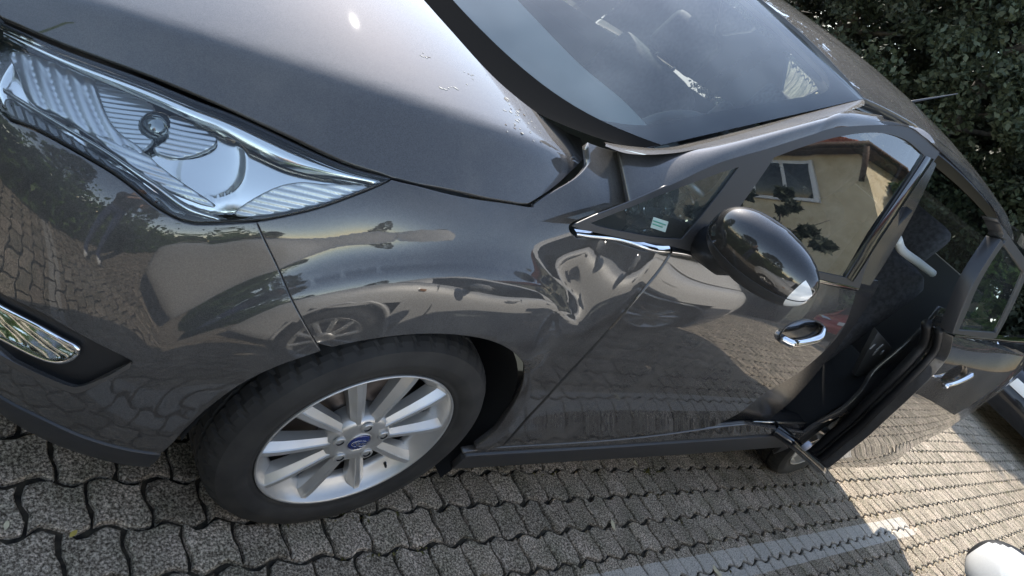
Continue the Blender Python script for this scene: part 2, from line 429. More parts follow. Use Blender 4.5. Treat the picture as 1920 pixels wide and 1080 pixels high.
cr, sr = math.cos(ROT), math.sin(ROT)
def paver_outline(sg=1):
    """block with one wave on every side"""
    g = .0051; hx, hy = PX_/2-g, PY_/2-g; A = .0065; B = .0100*sg; pts = []
    n = 5
    for k in range(n):                       # bottom side, left to right
        t = k/n; pts.append((-hx+2*hx*t, -hy-B*math.sin(2*math.pi*t)))
    for k in range(n):
        t = k/n; pts.append((hx+A*math.sin(2*math.pi*t)*.8, -hy+2*hy*t))
    for k in range(n):
        t = k/n; pts.append((hx-2*hx*t, hy-B*math.sin(2*math.pi*(1-t))))
    for k in range(n):
        t = k/n; pts.append((-hx+A*math.sin(2*math.pi*(1-t))*.8, hy-2*hy*t))
    return np.array(pts)
def paver_verts(v=0):
    r = np.random.default_rng(100+v); o = paver_outline(1 if v % 2 == 0 else -1); n = len(o)
    o = o+r.normal(0, .0019, o.shape); c = o*(1-.0045/.055)
    top = np.c_[c, np.zeros(n)]; mid = np.c_[o*.995, np.full(n, -.0035)]; bot = np.c_[o*1.0, np.full(n, -.03)]
    F = [tuple(range(n))]
    for a, b in ((0, n), (n, 2*n)):
        for i in range(n): F.append((a+i, b+i, b+(i+1) % n, a+(i+1) % n))
    return np.vstack([top, mid, bot]), F
PV = [paver_verts(v) for v in range(8)]
PME = [mesh('paver', V, F, smooth=False) for V, F in PV]
for me in PME: me.materials.append(PAVE)
cells = []
def cellpos(i, j):
    x = (i+(.5 if j % 2 else 0))*PX_+.031; y = j*PY_+.011
    return cr*x-sr*y, sr*x+cr*y
for j in range(-44, 26):
    for i in range(-36, 118):
        x, y = cellpos(i, j); cells.append((x, y, i, j))
cells = np.array(cells)
px = proj(np.c_[cells[:, :2], np.zeros(len(cells))]); dist = np.linalg.norm(np.c_[cells[:, :2], np.zeros(len(cells))]-CAM, axis=1)
front = ((np.c_[cells[:, :2], np.zeros(len(cells))]-CAM) @ fw) > .1
inview = front & (px[:, 0] > -30) & (px[:, 0] < 1950) & (px[:, 1] > 600) & (px[:, 1] < 1110)
# not under the van (hidden behind its flank): keep those on the viewer's side of the sill / around the tyre
inview &= (cells[:, 1] < .26) | (cells[:, 0] < -.35)
order = np.argsort(np.where(inview, dist, 1e9)); near = set(order[:300].tolist())
field = ([], [], [])
for k, (x, y, i, j) in enumerate(cells):
    r = random.random; v = int(r()*4)*2+(int(j) % 2); tilt = ((r()-.5)*.035, (r()-.5)*.035); dz = (r()-.5)*.004; rz = ROT+(r()-.5)*.02
    if k in near:
        o = bpy.data.objects.new('paver', PME[v]); COL.objects.link(o); o.parent = ground
        o.location = (x, y, dz); o.rotation_euler = (tilt[0], tilt[1], rz)
    else:
        V, F = PV[v]; c, s = math.cos(rz), math.sin(rz)
        W_ = np.c_[x+c*V[:, 0]-s*V[:, 1], y+s*V[:, 0]+c*V[:, 1], V[:, 2]+dz+tilt[0]*V[:, 1]-tilt[1]*V[:, 0]]
        b = len(field[0]); n20 = 40
        # the buried lower ring is left off
        field[0].extend(W_[:n20].tolist()); field[1].extend([tuple(q+b for q in f) for f in F[:21]]); field[2].extend([r()]*n20)
fm = mesh('paver_field', field[0], field[1], smooth=False)
a = fm.attributes.new('tone', 'FLOAT', 'POINT'); a.data.foreach_set('value', field[2])
tag(obj('paver_field', fm, ground, PAVE), kind='stuff')
# paving beyond the modelled blocks
FARP = mat('far_paving', (.2, .185, .168), .92); noise_col(FARP, (.14, .128, .115), (.25, .232, .21), 30, coord='Object')
xs0, xs1, ys0, ys1 = -4.0, 13.2, -4.9, 2.75
fv = [(-60, -60), (60, -60), (60, 60), (-60, 60), (xs0, ys0), (xs1, ys0), (xs1, ys1), (xs0, ys1)]
far = obj('car_park', mesh('car_park', [(cr*x-sr*y, sr*x+cr*y, -.004) for x, y in fv], [(0, 1, 5, 4), (1, 2, 6, 5), (2, 3, 7, 6), (3, 0, 4, 7)], smooth=False), None, FARP)
tag(far, kind='structure')

# ================================================================== THE VAN
van = empty('minivan', (1.4, YC, 0)); tag(van, 'dark grey metallic minivan with its rear sliding door partly open', 'minivan')
VLOC = Vector((1.4, YC, 0))
def vpart(o):
    """keep world placement under the van"""
    o.matrix_parent_inverse = Matrix.Translation(-VLOC); return o
_obj = obj
def obj(name, me, parent=None, m=None):
    o = _obj(name, me, parent, m)
    if parent is van: o.matrix_parent_inverse = Matrix.Translation(-VLOC)
    return o

# ---- flank and bumper skin: plan line swept through heights, s runs from front centre round the left corner to the rear centre
PLX = np.array([-.885, -.862, -.80, -.72, -.62, -.45, -.28, 0, .15, .4, .8, 1.5, 2.2, 2.9, 3.3, 3.5, 3.60, 3.635])
PLY = np.array([.914, .65, .42, .26, .14, .050, .018, 0, 0, 0, 0, 0, 0, .004, .03, .1, .28, .914])
SS = np.r_[0, np.cumsum(np.hypot(np.diff(PLX), np.diff(PLY)))]
bs = spl(SS)
def s_of_x(x):                      # along the flank
    q = np.linspace(SS[0], SS[-1], 1500); return np.interp(x, bs(q) @ PLX, q)
def belt(x): return np.interp(x, [-.3, .088, .369, .8, 1.382, 2.0, 2.8, 3.4], [.93, .968, 1.006, 1.043, 1.088, 1.123, 1.15, 1.16])
ZL = np.array([.14, .20, .26, .40, .55, .65, .72, .80, .88, .95, 1.02, 1.10, 1.20])
DZ = [.14, .20, .26, .40, .55, .70, .80, .88, .95, 1.0, 1.10, 1.25]; DO = [.070, .048, .032, .022, .008, .0, .001, .009, .026, .043, .082, .15]
dsp = spl(DZ)
def Dfun(z, zb):
    z = np.asarray(z, float); zn = np.where(z < .5, z, .5+(z-.5)*.5/(zb-.5)); return dsp(zn) @ np.array(DO)
FR = {.15: [.070, .048, .032, .022, .008, .001, .0, .0, .006, .026, .080, .235, .38],
      0: [.070, .048, .032, .020, .005, .0, .0, .0, .016, .062, .150, .28, .42],
      -.28: [.075, .045, .028, .014, .003, .0, .0, .003, .026, .092, .205, .34, .48],
      -.45: [.085, .045, .022, .008, .0, .0, .006, .036, .112, .222, .35, .48, .62],
      -.62: [.095, .045, .018, .002, .0, .003, .022, .085, .19, .31, .43, .55, .7],
      -.72: [.10, .05, .018, .0, .0, .005, .032, .115, .23, .35, .47, .6, .75],
      -.80: [.10, .05, .018, .0, .0, .006, .036, .13, .25, .37, .49, .62, .77],
      -.862: [.10, .05, .018, .0, .0, .006, .036, .13, .25, .37, .49, .62, .77],
      -.885: [.10, .05, .018, .0, .0, .006, .036, .13, .25, .37, .49, .62, .77]}
FR[.4] = [.070, .048, .032, .022, .008, .002, .0, .0, .007, .022, .050, .14, .28]
OT = np.array([FR[x] if x in FR else Dfun(ZL, float(belt(x))) for x in PLX.tolist()])
bz = spl(ZL)
def flare(x, z, cx, cz=.312, rc=.535):
    r = np.hypot(x-cx, z-cz); a = np.degrees(np.arctan2(z-cz, x-cx))
    wgt = sm(46, 66, a)*(1-sm(138, 168, a))*(1-sm(.20, .36, x-cx))
    d = r-rc; d = np.where(d > .06, d, .0065*np.log1p(np.exp(np.clip(d, -.3, .06)/.0065)))
    lip = np.maximum(.404-r, 0); lip = np.where(lip > 0, np.sqrt(lip*lip+.00002)-.00447, 0)
    q = np.clip(r-.405, 0, rc-.405); slope = .20*q+.85*q*q
    return wgt*(slope-.020+.026*(1-np.exp(-d/.019))) + .40*np.minimum(lip, .05)*sm(-10, 30, a)
def side_fn(s, z, fl=True):
    B = bs(s); x = B @ PLX; y = B @ PLY; e = 1e-3
    B2 = bs(s+e); tx = B2 @ PLX-x; ty = B2 @ PLY-y
    k = np.hypot(tx, ty); bad = k < 1e-7; k = np.where(bad, 1, k); nx, ny = -ty/k, tx/k       # inward
    nx = np.where(bad, -1., nx); ny = np.where(bad, 0., ny)
    off = ((bs(s) @ OT)*bz(z)).sum(1)
    left = (s > .35) & (s < SS[-1]-.5)
    if fl: off = off+np.where(left, flare(x, z, 0.0)*sm(-.80, -.5, x)+flare(x, z, 2.788), 0)
    return np.stack([x+nx*off, y+ny*off, z], 1)
SIDE = Surf(side_fn, .05, SS[-1]-.05, .14, 1.16, 420, 150)
def uvx(x, z): return np.array([float(s_of_x(x)), z])

# ---- greenhouse side sheet (glass and window frames)
def gs_fn(x, z):
    t = z-belt(x); return np.stack([x, .043+.30*t+.28*t*np.abs(t), z], 1)
GS = Surf(gs_fn, .0, 3.3, .93, 1.56, 260, 100)

# ---- windscreen sheet: a across (left to right), b from cowl to roof
def ws_fn(a, b):
    c = np.abs(2*a-1); yl = .228+(.335-.228)*b; y = yl+(2*YC-2*yl)*a
    xb = .050+.185*c**2.6+.125*c**12; zb_ = 1.042+.050*c**5+.022*c**12
    xt = .93+.213*c**1.6; zt = 1.526-.030*c**2
    h = 4*b*(1-b)*(1-c**4)
    return np.stack([xb+(xt-xb)*b-.018*h, y, zb_+(zt-zb_)*b+.030*h], 1)
WS = Surf(ws_fn, 0, 1, 0, 1, 150, 120, flip=-1)
# ---- roof sheet
zr_b = spl([.8, .93, 1.2, 1.5, 2.0, 2.5, 3.0, 3.4]); ZR = np.array([1.495, 1.526, 1.576, 1.615, 1.652, 1.662, 1.645, 1.59])
def roof_fn(x, y):
    c = np.abs(y-YC); return np.stack([x, y, zr_b(x) @ ZR-.069*(c/.574)**2.6], 1)
ROOF = Surf(roof_fn, .9, 3.4, .30, 1.53, 160, 100)

# ---- hood
shut_px = [(0, 36), (119, 88), (279, 147), (398, 195), (517, 247), (637, 303), (732, 334), (800, 350), (900, 371), (990, 385)]
shut3 = SIDE.P(SIDE.inv(shut_px)); corner3 = at(1101, 296, y=.205)
pseudo = np.array([.19, .112, .968])
L3 = np.vstack([[-.845, .70, shut3[0][2]-.012], shut3, pseudo, [.35, .115, .985]])
o_ = np.argsort(L3[:, 0]); L3 = L3[o_]
ys_f = lambda x: np.interp(x, L3[:, 0], L3[:, 1]); zs_f = lambda x: np.interp(x, L3[:, 0], L3[:, 2])
crease_px = [(143, 0), (279, 36), (438, 84), (597, 131), (760, 186), (945, 248), (1060, 286)]
C3 = []
for u, v in crease_px:
    d = ray(u, v); best = None
    for t in np.linspace(.3, 4, 4000):
        p = CAM+d*t; g = p[2]-zs_f(p[0])-(p[1]-ys_f(p[0]))*math.tan(rad(41))
        if g < 0 and p[1] > ys_f(p[0]): best = p; break
    C3.append(best if best is not None else p)
C3 = np.array(C3)
print('shut', shut3.round(3).tolist()); print('crease', C3.round(3).tolist()); print('corner', corner3.round(3))
pc = np.polyfit(C3[:, 0], C3[:, 1], 2); qc = np.polyfit(C3[:, 0], C3[:, 2], 2)
ps = np.polyfit(np.r_[shut3[:, 0], pseudo[0]], np.r_[shut3[:, 1], pseudo[1]], 4); qs = np.polyfit(np.r_[shut3[:, 0], pseudo[0]], np.r_[shut3[:, 2], pseudo[2]], 4)
def hood_fn(x, y):
    xx = np.clip(x, -.80, .22); yl, zl = np.polyval(ps, xx), np.polyval(qs, xx); yc, zc = np.polyval(pc, xx), np.polyval(qc, xx)
    w_ = np.maximum(yc-yl, .01); zo = zl+(y-yl)*np.maximum((zc-zl)/w_, .7)
    zi = zc+np.where(y < yc, .12*(y-yc), .034*(1-np.exp(-np.maximum(y-yc, 0)/.28)))
    k = .006; m_ = np.minimum(zo, zi); z = m_-k*np.log(np.exp(-(zo-m_)/k)+np.exp(-(zi-m_)/k))
    z = z-np.where(x < -.72, .9*(x+.72)**2, 0)+np.where(x < -.80, (x+.80)*.5, 0)
    return np.stack([x, y, z], 1)
HOOD = Surf(hood_fn, -.9, .30, .03, YC, 160, 140)

# ------------------------------------------------------------------ body panels
arch_px_front = [(602, 659), (520, 688), (451, 722), (395, 762), (347, 807), (302, 851)]
def arc_uv(cx, r, a0, a1, n=24, cz=.312, ry=None):
    return np.array([uvx(cx+r*math.cos(rad(a)), cz+(ry or r)*math.sin(rad(a))) for a in np.linspace(a0, a1, n)])
def mirrored(me):
    """append the mirror image across the centre line"""
    n = len(me.vertices); V = [tuple(v.co) for v in me.vertices]; F = [tuple(p.vertices) for p in me.polygons]
    Nn = [tuple(v.vector) for v in me.vertex_normals] if hasattr(me, 'vertex_normals') else None
    V2 = V+[(x, 2*YC-y, z) for x, y, z in V]; F2 = F+[tuple(i+n for i in f[::-1]) for f in F]
    return V2, F2
q0 = SIDE.inv([(602, 659)])[0]; p0_ = SIDE.P(q0)[0]; a0_ = math.degrees(math.atan2(p0_[2]-.312, p0_[0])); r0_ = math.hypot(p0_[0], p0_[2]-.312); print('arch', a0_, r0_)
arch_front = np.array([uvx(rr_*math.cos(rad(a_)), .312+rr_*math.sin(rad(a_))) for a_, rr_ in zip(np.linspace(a0_, 8, 44), np.interp(np.linspace(0, 1, 44), [0, .35, .8, 1], [r0_, .5*r0_+.5*.386, .378, .372]))])
# fender
f_uv = np.vstack([
    catmull(SIDE.inv([(481, 416), (509, 477), (556, 579), (602, 659)]), 5)[:-1],
    arch_front[1:],
    [uvx(.352, .305)], [uvx(.36, .295)],
    catmull(SIDE.inv([(903, 847), (940, 838)]), 3)[:-1],
    catmull(SIDE.inv([(940, 838), (968, 806), (1000, 770), (1060, 705), (1130, 630), (1190, 560), (1235, 505), (1256, 472)]), 5)[:-1],
    catmull(SIDE.inv([(1256, 472), (1160, 455), (1082, 446)]), 4)[:-1],
    catmull(SIDE.inv([(1082, 446), (1069, 432), (1074, 418), (1120, 400), (1178, 379)]), 4)[:-1],
    catmull(SIDE.inv([(1178, 379), (1177, 330), (1160, 283)]), 4)[:-1],
    catmull(SIDE.inv([(1160, 283), (1130, 274), (1102, 264)]), 4)[:-1],
    catmull(SIDE.inv([(1102, 264), (1106, 300)]), 3)[:-1],
    catmull(SIDE.inv([(1106, 300), (1055, 347), (1003, 382)]), 4)[:-1],
    catmull(SIDE.inv([(1003, 382), (990, 387), (900, 373), (800, 352), (735, 336)]), 4)[:-1],
    catmull(SIDE.inv([(735, 336), (677, 362), (597, 391), (520, 409), (481, 416)]), 4)[:-1]])
crest = [arc_uv(0, rr_, 30, 170, 110) for rr_ in (.5, .512, .520, .527, .533, .539, .545, .552, .56, .572)]
fender = panel('front_fender', SIDE, f_uv, van, PAINT, step=.010, lines=crest)
# bumper
b_uv = np.vstack([
    catmull(SIDE.inv([(481, 416), (398, 421), (350, 418), (299, 394), (239, 346), (179, 306), (80, 251), (0, 219)]), 4)[:-1],
    [[SS[1]-.15, .70]], [[.02, .70]], [[.02, .30]], [[SS[1]-.15, .27]],
    catmull(SIDE.inv([(0, 741), (79, 782), (157, 817), (236, 840), (302, 850)]), 4)[:-1],
    catmull(SIDE.inv(arch_px_front[::-1]), 4)[:-1],
    catmull(SIDE.inv([(602, 659), (556, 579), (509, 477), (481, 416)]), 5)[:-1]])
fog_segs = [[(0, 548), (79, 586), (157, 630), (220, 662), (247, 676)], [(247, 676), (250, 682), (242, 689)], [(242, 689), (195, 713), (151, 732), (126, 731), (63, 705), (0, 673)]]
fog_uv = np.vstack([catmull(SIDE.inv(g), 4)[:-1] for g in fog_segs]+[[[SS[2], .40]], [[SS[2], .52]]])
bumper = panel('front_bumper', SIDE, b_uv, van, PAINT, step=.012, holes=[fog_uv], lines=crest)
lip_uv = np.vstack([catmull(SIDE.inv([(302, 851), (236, 841), (157, 818), (79, 783), (0, 742)]), 4), [[SS[2], .25]], [[.02, .25]], [[.02, .17]], [[SS[2], .165]],
                    catmull(SIDE.inv([(0, 775), (142, 843), (236, 868), (283, 872)]), 4)])
panel('lower_lip', SIDE, lip_uv, bumper, BLKS, off=.004, step=.02)
panel('fog_lamp_panel', SIDE, inset(resample(fog_uv, .015), -.008), bumper, BLK, off=-.014, step=.02, rim=.01)
# light strip along the lower edge of the fog lamp panel
a1 = px_line(SIDE, [(247, 678), (195, 708), (151, 724), (126, 722), (63, 696), (0, 664)], .001); a2 = px_line(SIDE, [(243, 690), (195, 715), (151, 735), (126, 733), (63, 707), (0, 675)], .001)
strip('trim_strip', a1, a2, bumper, mat('dull_trim_strip', (.14, .13, .12), .35, .6), 3)
bez = SIDE.inv([(-40, 565), (0, 582), (63, 614), (120, 645), (138, 655), (141, 664), (130, 676), (107, 682), (72, 674), (0, 638), (-40, 620)])
ring = SIDE.P(catmull(bez, 6, True), -.007)
fogl = obj('fog_lamp', tube(ring, .005, 8, True), bumper, CHROME)
panel('fog_reflector', SIDE, catmull(bez, 6, True), fogl, CHROMED, off=-.0085, step=.006, rim=0, offfn=lambda q: .004*np.sin(q[:, 1]*260+q[:, 0]*40))
panel('fog_glass', SIDE, catmull(bez, 6, True), fogl, LENS, off=-.002, step=.015, rim=0)
# hood
h_uv = np.vstack([
    catmull(HOOD.inv([(0, 33), (119, 85), (279, 144), (398, 192), (517, 244), (637, 300), (734, 333)]), 4)[:-1],
    catmull(HOOD.inv([(734, 333), (800, 348), (900, 369), (960, 380), (984, 383), (1000, 378), (1050, 343), (1099, 297)]), 5)[:-1],
    catmull(HOOD.inv([(1099, 297), (1098, 278), (1088, 258)]), 4)[:-1],
    catmull(HOOD.inv([(1088, 258), (1019, 219), (964, 178), (908, 126), (838, 48), (797, 2)]), 4),
    [[.02, YC+.0040]], [[-.86, YC+.0040]], [[-.845, .66]]])
hood = panel('hood', HOOD, h_uv, van, PAINT, step=.02, rim=.012)
def add_mirror(o):
    me = o.data; nv = len(me.vertices)
    V = np.array([v.co for v in me.vertices]); F = [tuple(p.vertices) for p in me.polygons]
    me.update(); cn = [None]*nv
    for l in me.loops: cn[l.vertex_index] = tuple(me.corner_normals[l.index].vector)
    cn = np.array([c if c else (0, 0, 1) for c in cn])
    V2 = np.vstack([V, V*[1, -1, 1]+[0, 2*YC, 0]]); N2 = np.vstack([cn, cn*[1, -1, 1]])
    m2 = mesh(o.name, V2, F+[tuple(i+nv for i in f[::-1]) for f in F], N2); m2.materials.append(me.materials[0]); o.data = m2
add_mirror(hood)
# front door
door_uv = np.vstack([
    catmull(SIDE.inv([(1259, 475), (1238, 507), (1193, 562), (1133, 632), (1063, 707), (1003, 772), (971, 808), (944, 837)]), 5)[:-1],
    catmull(SIDE.inv([(944, 837), (1120, 826), (1240, 814), (1338, 800)]), 5)[:-1],
    catmull(SIDE.inv([(1338, 800), (1386, 775), (1433, 738), (1502, 696), (1571, 631), (1599, 571), (1606, 546)]), 5)[:-1],
    catmull(SIDE.inv([(1606, 546), (1500, 522), (1380, 500), (1259, 475)]), 5)[:-1]])
cup = SIDE.inv([(1462, 632), (1475, 612), (1500, 601), (1525, 600), (1543, 610), (1540, 628), (1515, 642), (1480, 643)])
door = panel('front_door', SIDE, door_uv, van, PAINT, step=.02, holes=[catmull(cup, 5, True)])
# sill
sill_uv = np.vstack([catmull(SIDE.inv([(868, 851), (903, 845), (944, 841), (1120, 830), (1240, 818), (1338, 804), (1400, 797)]), 4), [uvx(2.38, .36)], [uvx(2.38, .25)],
                     catmull(SIDE.inv([(1455, 815), (1300, 826), (1120, 838), (903, 850), (868, 855)]), 4)])
panel('sill', SIDE, sill_uv, van, PAINT, off=-.002, step=.02)
skirt_uv = np.vstack([catmull(SIDE.inv([(868, 856), (903, 851), (1120, 839), (1300, 827), (1455, 816)]), 4), [uvx(2.40, .25)], [uvx(2.40, .18)],
                      catmull(SIDE.inv([(1465, 836), (1300, 848), (1116, 859), (848, 875)]), 4)])
panel('side_skirt', SIDE, skirt_uv, van, BLKS, off=.006, step=.025, gap=.0)
# rear quarter and tail
q_uv = np.vstack([[uvx(2.48, 1.13)], [uvx(2.44, .9)], [uvx(2.40, .60)], [uvx(2.38, .40)], [uvx(2.38, .24)], arc_uv(2.788, .372, 190, -8, 36), [uvx(3.2, .25)], [[SS[15], .26]], [[SS[16], .28]], [[SS[-1]-.02, .30]], [[SS[-1]-.02, 1.12]], [[SS[16], 1.13]], [[SS[15], 1.14]], [uvx(3.0, 1.145)]])
quarter = panel('rear_quarter', SIDE, q_uv, van, PAINT, step=.03)
tl = np.array([[SS[14]+.06, .86], [SS[15], .84], [SS[15]+.14, .86], [SS[15]+.16, 1.0], [SS[15], 1.11], [SS[14]+.12, 1.11]])
panel('tail_light', SIDE, catmull(tl, 4, True), quarter, mat('tail_lamp_red', (.25, .008, .01), .08, 0, 1), off=.006, step=.02, rim=.02)
# right flank, mirrored, plain
sg = np.linspace(.02, SS[-1]-.02, 170); zg = np.linspace(.2, 1.1, 36); SGm, ZGm = np.meshgrid(sg, zg, indexing='ij')
PP = SIDE.P(np.stack([SGm.ravel(), ZGm.ravel()], 1)); PP[:, 1] = 2*YC-PP[:, 1]
F = []; nb = len(zg)
for i in range(len(sg)-1):
    for j in range(nb-1):
        q = (i*nb+j, i*nb+j+1, (i+1)*nb+j+1, (i+1)*nb+j); c = PP[list(q)].mean(0)
        if c[1] < YC+.02: continue
        if min(math.hypot(c[0], c[2]-.312), math.hypot(c[0]-2.788, c[2]-.312)) < .375: continue
        if c[0] < -.2 and c[2] > .9: continue
        if c[0] < -.30 and c[2] > (.70 if c[0] < -.66 else .745+.10*(c[0]+.66)/.36*1.6): continue
        F.append(q)
obj('right_flank', mesh('right_flank', PP, F), van, PAINT)
# cowl strip between hood and glass
cw_a = [at(u, v, y=y) for (u, v), y in zip([(795, -3), (838, 46), (908, 124), (964, 176), (1019, 217), (1078, 250), (1135, 271)], [.80, .66, .52, .42, .34, .26, .235])]
ag = np.linspace(.02, .5, 20); cw_b = WS.P(np.stack([ag, np.full(20, .045)], 1))[::-1]
ha = np.stack([np.linspace(.5, .5, 2)], 1)
cow = []
for a_ in np.linspace(0.0, 1.0, 60):
    pw = WS.P(np.array([[a_, .05]]), .001)[0]; p0 = WS.P(np.array([[a_, -.0]]))[0]
    c_ = abs(2*a_-1); cow.append([pw, p0+np.array([-.02, 0, -.006]), p0+np.array([-.07-.02*c_, 0, -.022])])
cow = np.array(cow)
COWL = mat('cowl_plastic', (.012, .012, .012), .9, spec=0.); _d = nd(COWL, 'ShaderNodeBsdfDiffuse'); _d.inputs[0].default_value = (.012, .012, .012, 1); lk(COWL, _d.outputs[0], COWL.node_tree.nodes['Material Output'].inputs['Surface'])
obj('cowl_panel', grid_mesh(cow, True), van, COWL)
# windscreen
def ws_rect(a0, a1, b0, b1, r=.06, n=8):
    pts = []
    for (cx, cy, t0) in ((a1-r*.5, b0+r, -90), (a1-r*.5, b1-r, 0), (a0+r*.5, b1-r, 90), (a0+r*.5, b0+r, 180)):
        for k in range(n+1):
            t = rad(t0+90*k/n); pts.append((cx+r*.5*math.cos(t), cy+r*math.sin(t)))
    return np.array(pts)
wso = np.array([(0, 0), (1, 0), (1, 1), (0, 1)], float); wsi = ws_rect(.03, .97, .03, .955, .13)
wscreen = panel('windscreen', WS, wso, van, GLASS_W, step=.03, rim=0, gap=0)
panel('frit_border', WS, wso, wscreen, BLKG, off=-.004, step=.03, holes=[wsi], rim=0, gap=0)
# roof
r_ = [(float(.93+.213*abs((y-YC)/.579)**1.6)+.006, y) for y in np.linspace(.338, 2*YC-.338, 40)]
roof_uv = np.array(r_+[(3.35, 2*YC-.36), (3.38, YC), (3.35, .36)])
roof = panel('roof', ROOF, roof_uv, van, PAINT, step=.035, rim=.03)
an0 = np.array([2.62, YC, 1.665]); an1 = at(1795, 176, y=YC)
ant = obj('antenna', tube([an0, an0+[.02, 0, .03], an1], [.012, .006, .0028], 10), van, BLK)
# pillar moulding and cant rail
E0p = [(1130, 266), (1180, 274), (1240, 277), (1300, 266), (1400, 242), (1500, 216), (1600, 190), (1617, 186)]; E0y = [.215, .225, .235, .245, .265, .29, .33, .337]
E1p = [(1135, 274), (1178, 288), (1240, 289), (1300, 281), (1400, 258), (1500, 232), (1600, 205), (1620, 197)]; E1y = [.175, .155, .145, .150, .168, .195, .245, .27]
E2p = [(1181, 380), (1260, 345), (1340, 306), (1400, 290), (1457, 272), (1520, 252), (1573, 238), (1651, 229), (1690, 235)]; 
E0 = catmull([at(u, v, y=y) for (u, v), y in zip(E0p, E0y)], 5); E1 = catmull([at(u, v, y=y) for (u, v), y in zip(E1p, E1y)], 5)
E2 = GS.P(catmull(GS.inv(E2p+[(1729, 255), (1764, 286)]), 5), .004)
strip('pillar_moulding', E0, E1, van, PAINT, 4, .004, (0, -.6, .8))
Ap = [(1163, 282, .185), (1215, 290, .168), (1260, 288, .155), (1300, 281, .152), (1350, 270, .158), (1400, 258, .168), (1450, 245, .180), (1500, 232, .195), (1550, 219, .215), (1600, 206, .245)]
Bp = [(1181, 381), (1225, 361), (1270, 339), (1310, 320), (1350, 303), (1390, 291), (1430, 280), (1475, 266), (1520, 252), (1573, 238), (1690, 235), (1729, 255), (1764, 286)]
dz_ = lambda x: float(roof_fn(np.array([x]), np.array([.335]))[0][2])-.004
A_ = [at(u, v, y=y) for u, v, y in Ap]+[np.array([x, yy, dz_(x)-(.335-yy)*.35]) for x, yy in ((1.27, .295), (1.42, .318), (1.58, .33))]
A_ = [SIDE.P(SIDE.inv([(1156, 283)]), -.006)[0]]+A_; B_ = [SIDE.P(SIDE.inv([(1174, 381)]), -.006)[0]]+list(GS.P(GS.inv(Bp), .004)); B_[1] = at(1181, 381, y=.078); B_[2] = at(1225, 361, y=B_[2][1]+.008); print('B0', B_[0], 'SIDE', SIDE.P(SIDE.inv([(1181, 381), (1178, 330), (1163, 284), (1142, 344), (1105, 300)])).round(3).tolist()); xe = B_[-1]
for x in (2.0, 2.4, 2.8, 3.1, 3.3):
    A_.append(np.array([x, .335, dz_(x)])); B_.append(np.array([x, .235+.02*(x-1.5)/1.8, float(np.interp(x, [xe[0], 2.0, 2.6, 3.0, 3.3], [xe[2], 1.545, 1.545, 1.52, 1.46]))]))
def rail_mesh(A, B, rows=14, bulge=.014):
    A2, B2 = catmull(A, 8), catmull(B, 8); T = np.gradient(A2, axis=0); D = B2-A2; Nn = np.cross(T, D); Nn /= np.linalg.norm(Nn, axis=1)[:, None]; Nn *= np.where(Nn[:, 1] > 0, -1, 1)[:, None]
    ramp = sm(6, 40, np.arange(len(A2)))
    return np.array([A2+D*(k/rows)+Nn*(bulge*4*(k/rows)*(1-k/rows))*(ramp*np.minimum(1, np.linalg.norm(D, axis=1)/.1))[:, None] for k in range(rows+1)])
RG = rail_mesh(A_, B_); obj('cant_rail', grid_mesh(RG), van, PAINT)
obj('cant_rail', grid_mesh(RG*[1, -1, 1]+[0, 2*YC, 0], True), van, PAINT)
obj('pillar_moulding', grid_mesh(np.array([E0, E1])*[1, -1, 1]+[0, 2*YC, 0]), van, PAINT)
# door frame, windows
frame_uv = np.vstack([catmull(GS.inv([(1072, 424), (1120, 402), (1181, 378), (1260, 343), (1340, 304), (1400, 288), (1457, 270), (1520, 250), (1573, 236), (1651, 227), (1690, 233), (1729, 253), (1764, 284)]), 4)[:-1],
                      catmull(GS.inv([(1764, 284), (1752, 302), (1700, 375), (1640, 465), (1612, 535)]), 4)[:-1],
                      catmull(GS.inv([(1612, 540), (1500, 516), (1380, 492), (1259, 466), (1160, 446), (1085, 430)]), 4)])
gl_uv = np.vstack([catmull(GS.inv([(1452, 295), (1500, 277), (1560, 259), (1620, 249), (1665, 251), (1703, 265), (1733, 291)]), 4)[:-1],
                   catmull(GS.inv([(1733, 291), (1660, 402), (1586, 521)]), 4)[:-1],
                   catmull(GS.inv([(1586, 521), (1500, 503), (1400, 482), (1335, 470)]), 4)[:-1],
                   catmull(GS.inv([(1335, 470), (1355, 432), (1400, 370), (1452, 295)]), 4)[:-1]])
qg_uv = np.vstack([catmull(GS.inv([(1106, 419), (1180, 389), (1260, 357), (1345, 326), (1386, 313)]), 4)[:-1],
                   catmull(GS.inv([(1386, 313), (1332, 385), (1279, 449)]), 4)[:-1],
                   catmull(GS.inv([(1279, 449), (1235, 446), (1160, 433), (1106, 421)]), 4)[:-1]])
panel('window_frame', GS, frame_uv, door, BLKS, step=.025, holes=[gl_uv, qg_uv], off=.0, rim=.004, gap=.001, edge=.0004)
panel('window_glass', GS, inset(resample(gl_uv, .02), -.004), door, GLASS_S, step=.03, off=-.006, rim=0, gap=0)
panel('quarter_glass', GS, inset(resample(qg_uv, .02), -.004), van, GLASS_Q, step=.03, off=-.006, rim=0, gap=0)
# glossy strip at the rear edge of the front door window
st_a = GS.P(catmull(GS.inv([(1749, 298), (1700, 372), (1645, 455), (1598, 528)]), 5), .003); st_b = GS.P(catmull(GS.inv([(1735, 292), (1688, 363), (1635, 440), (1588, 520)]), 5), .003)
strip('pillar_strip', st_a, st_b, door, BLKG, 4, .004, (0, -1, .2))
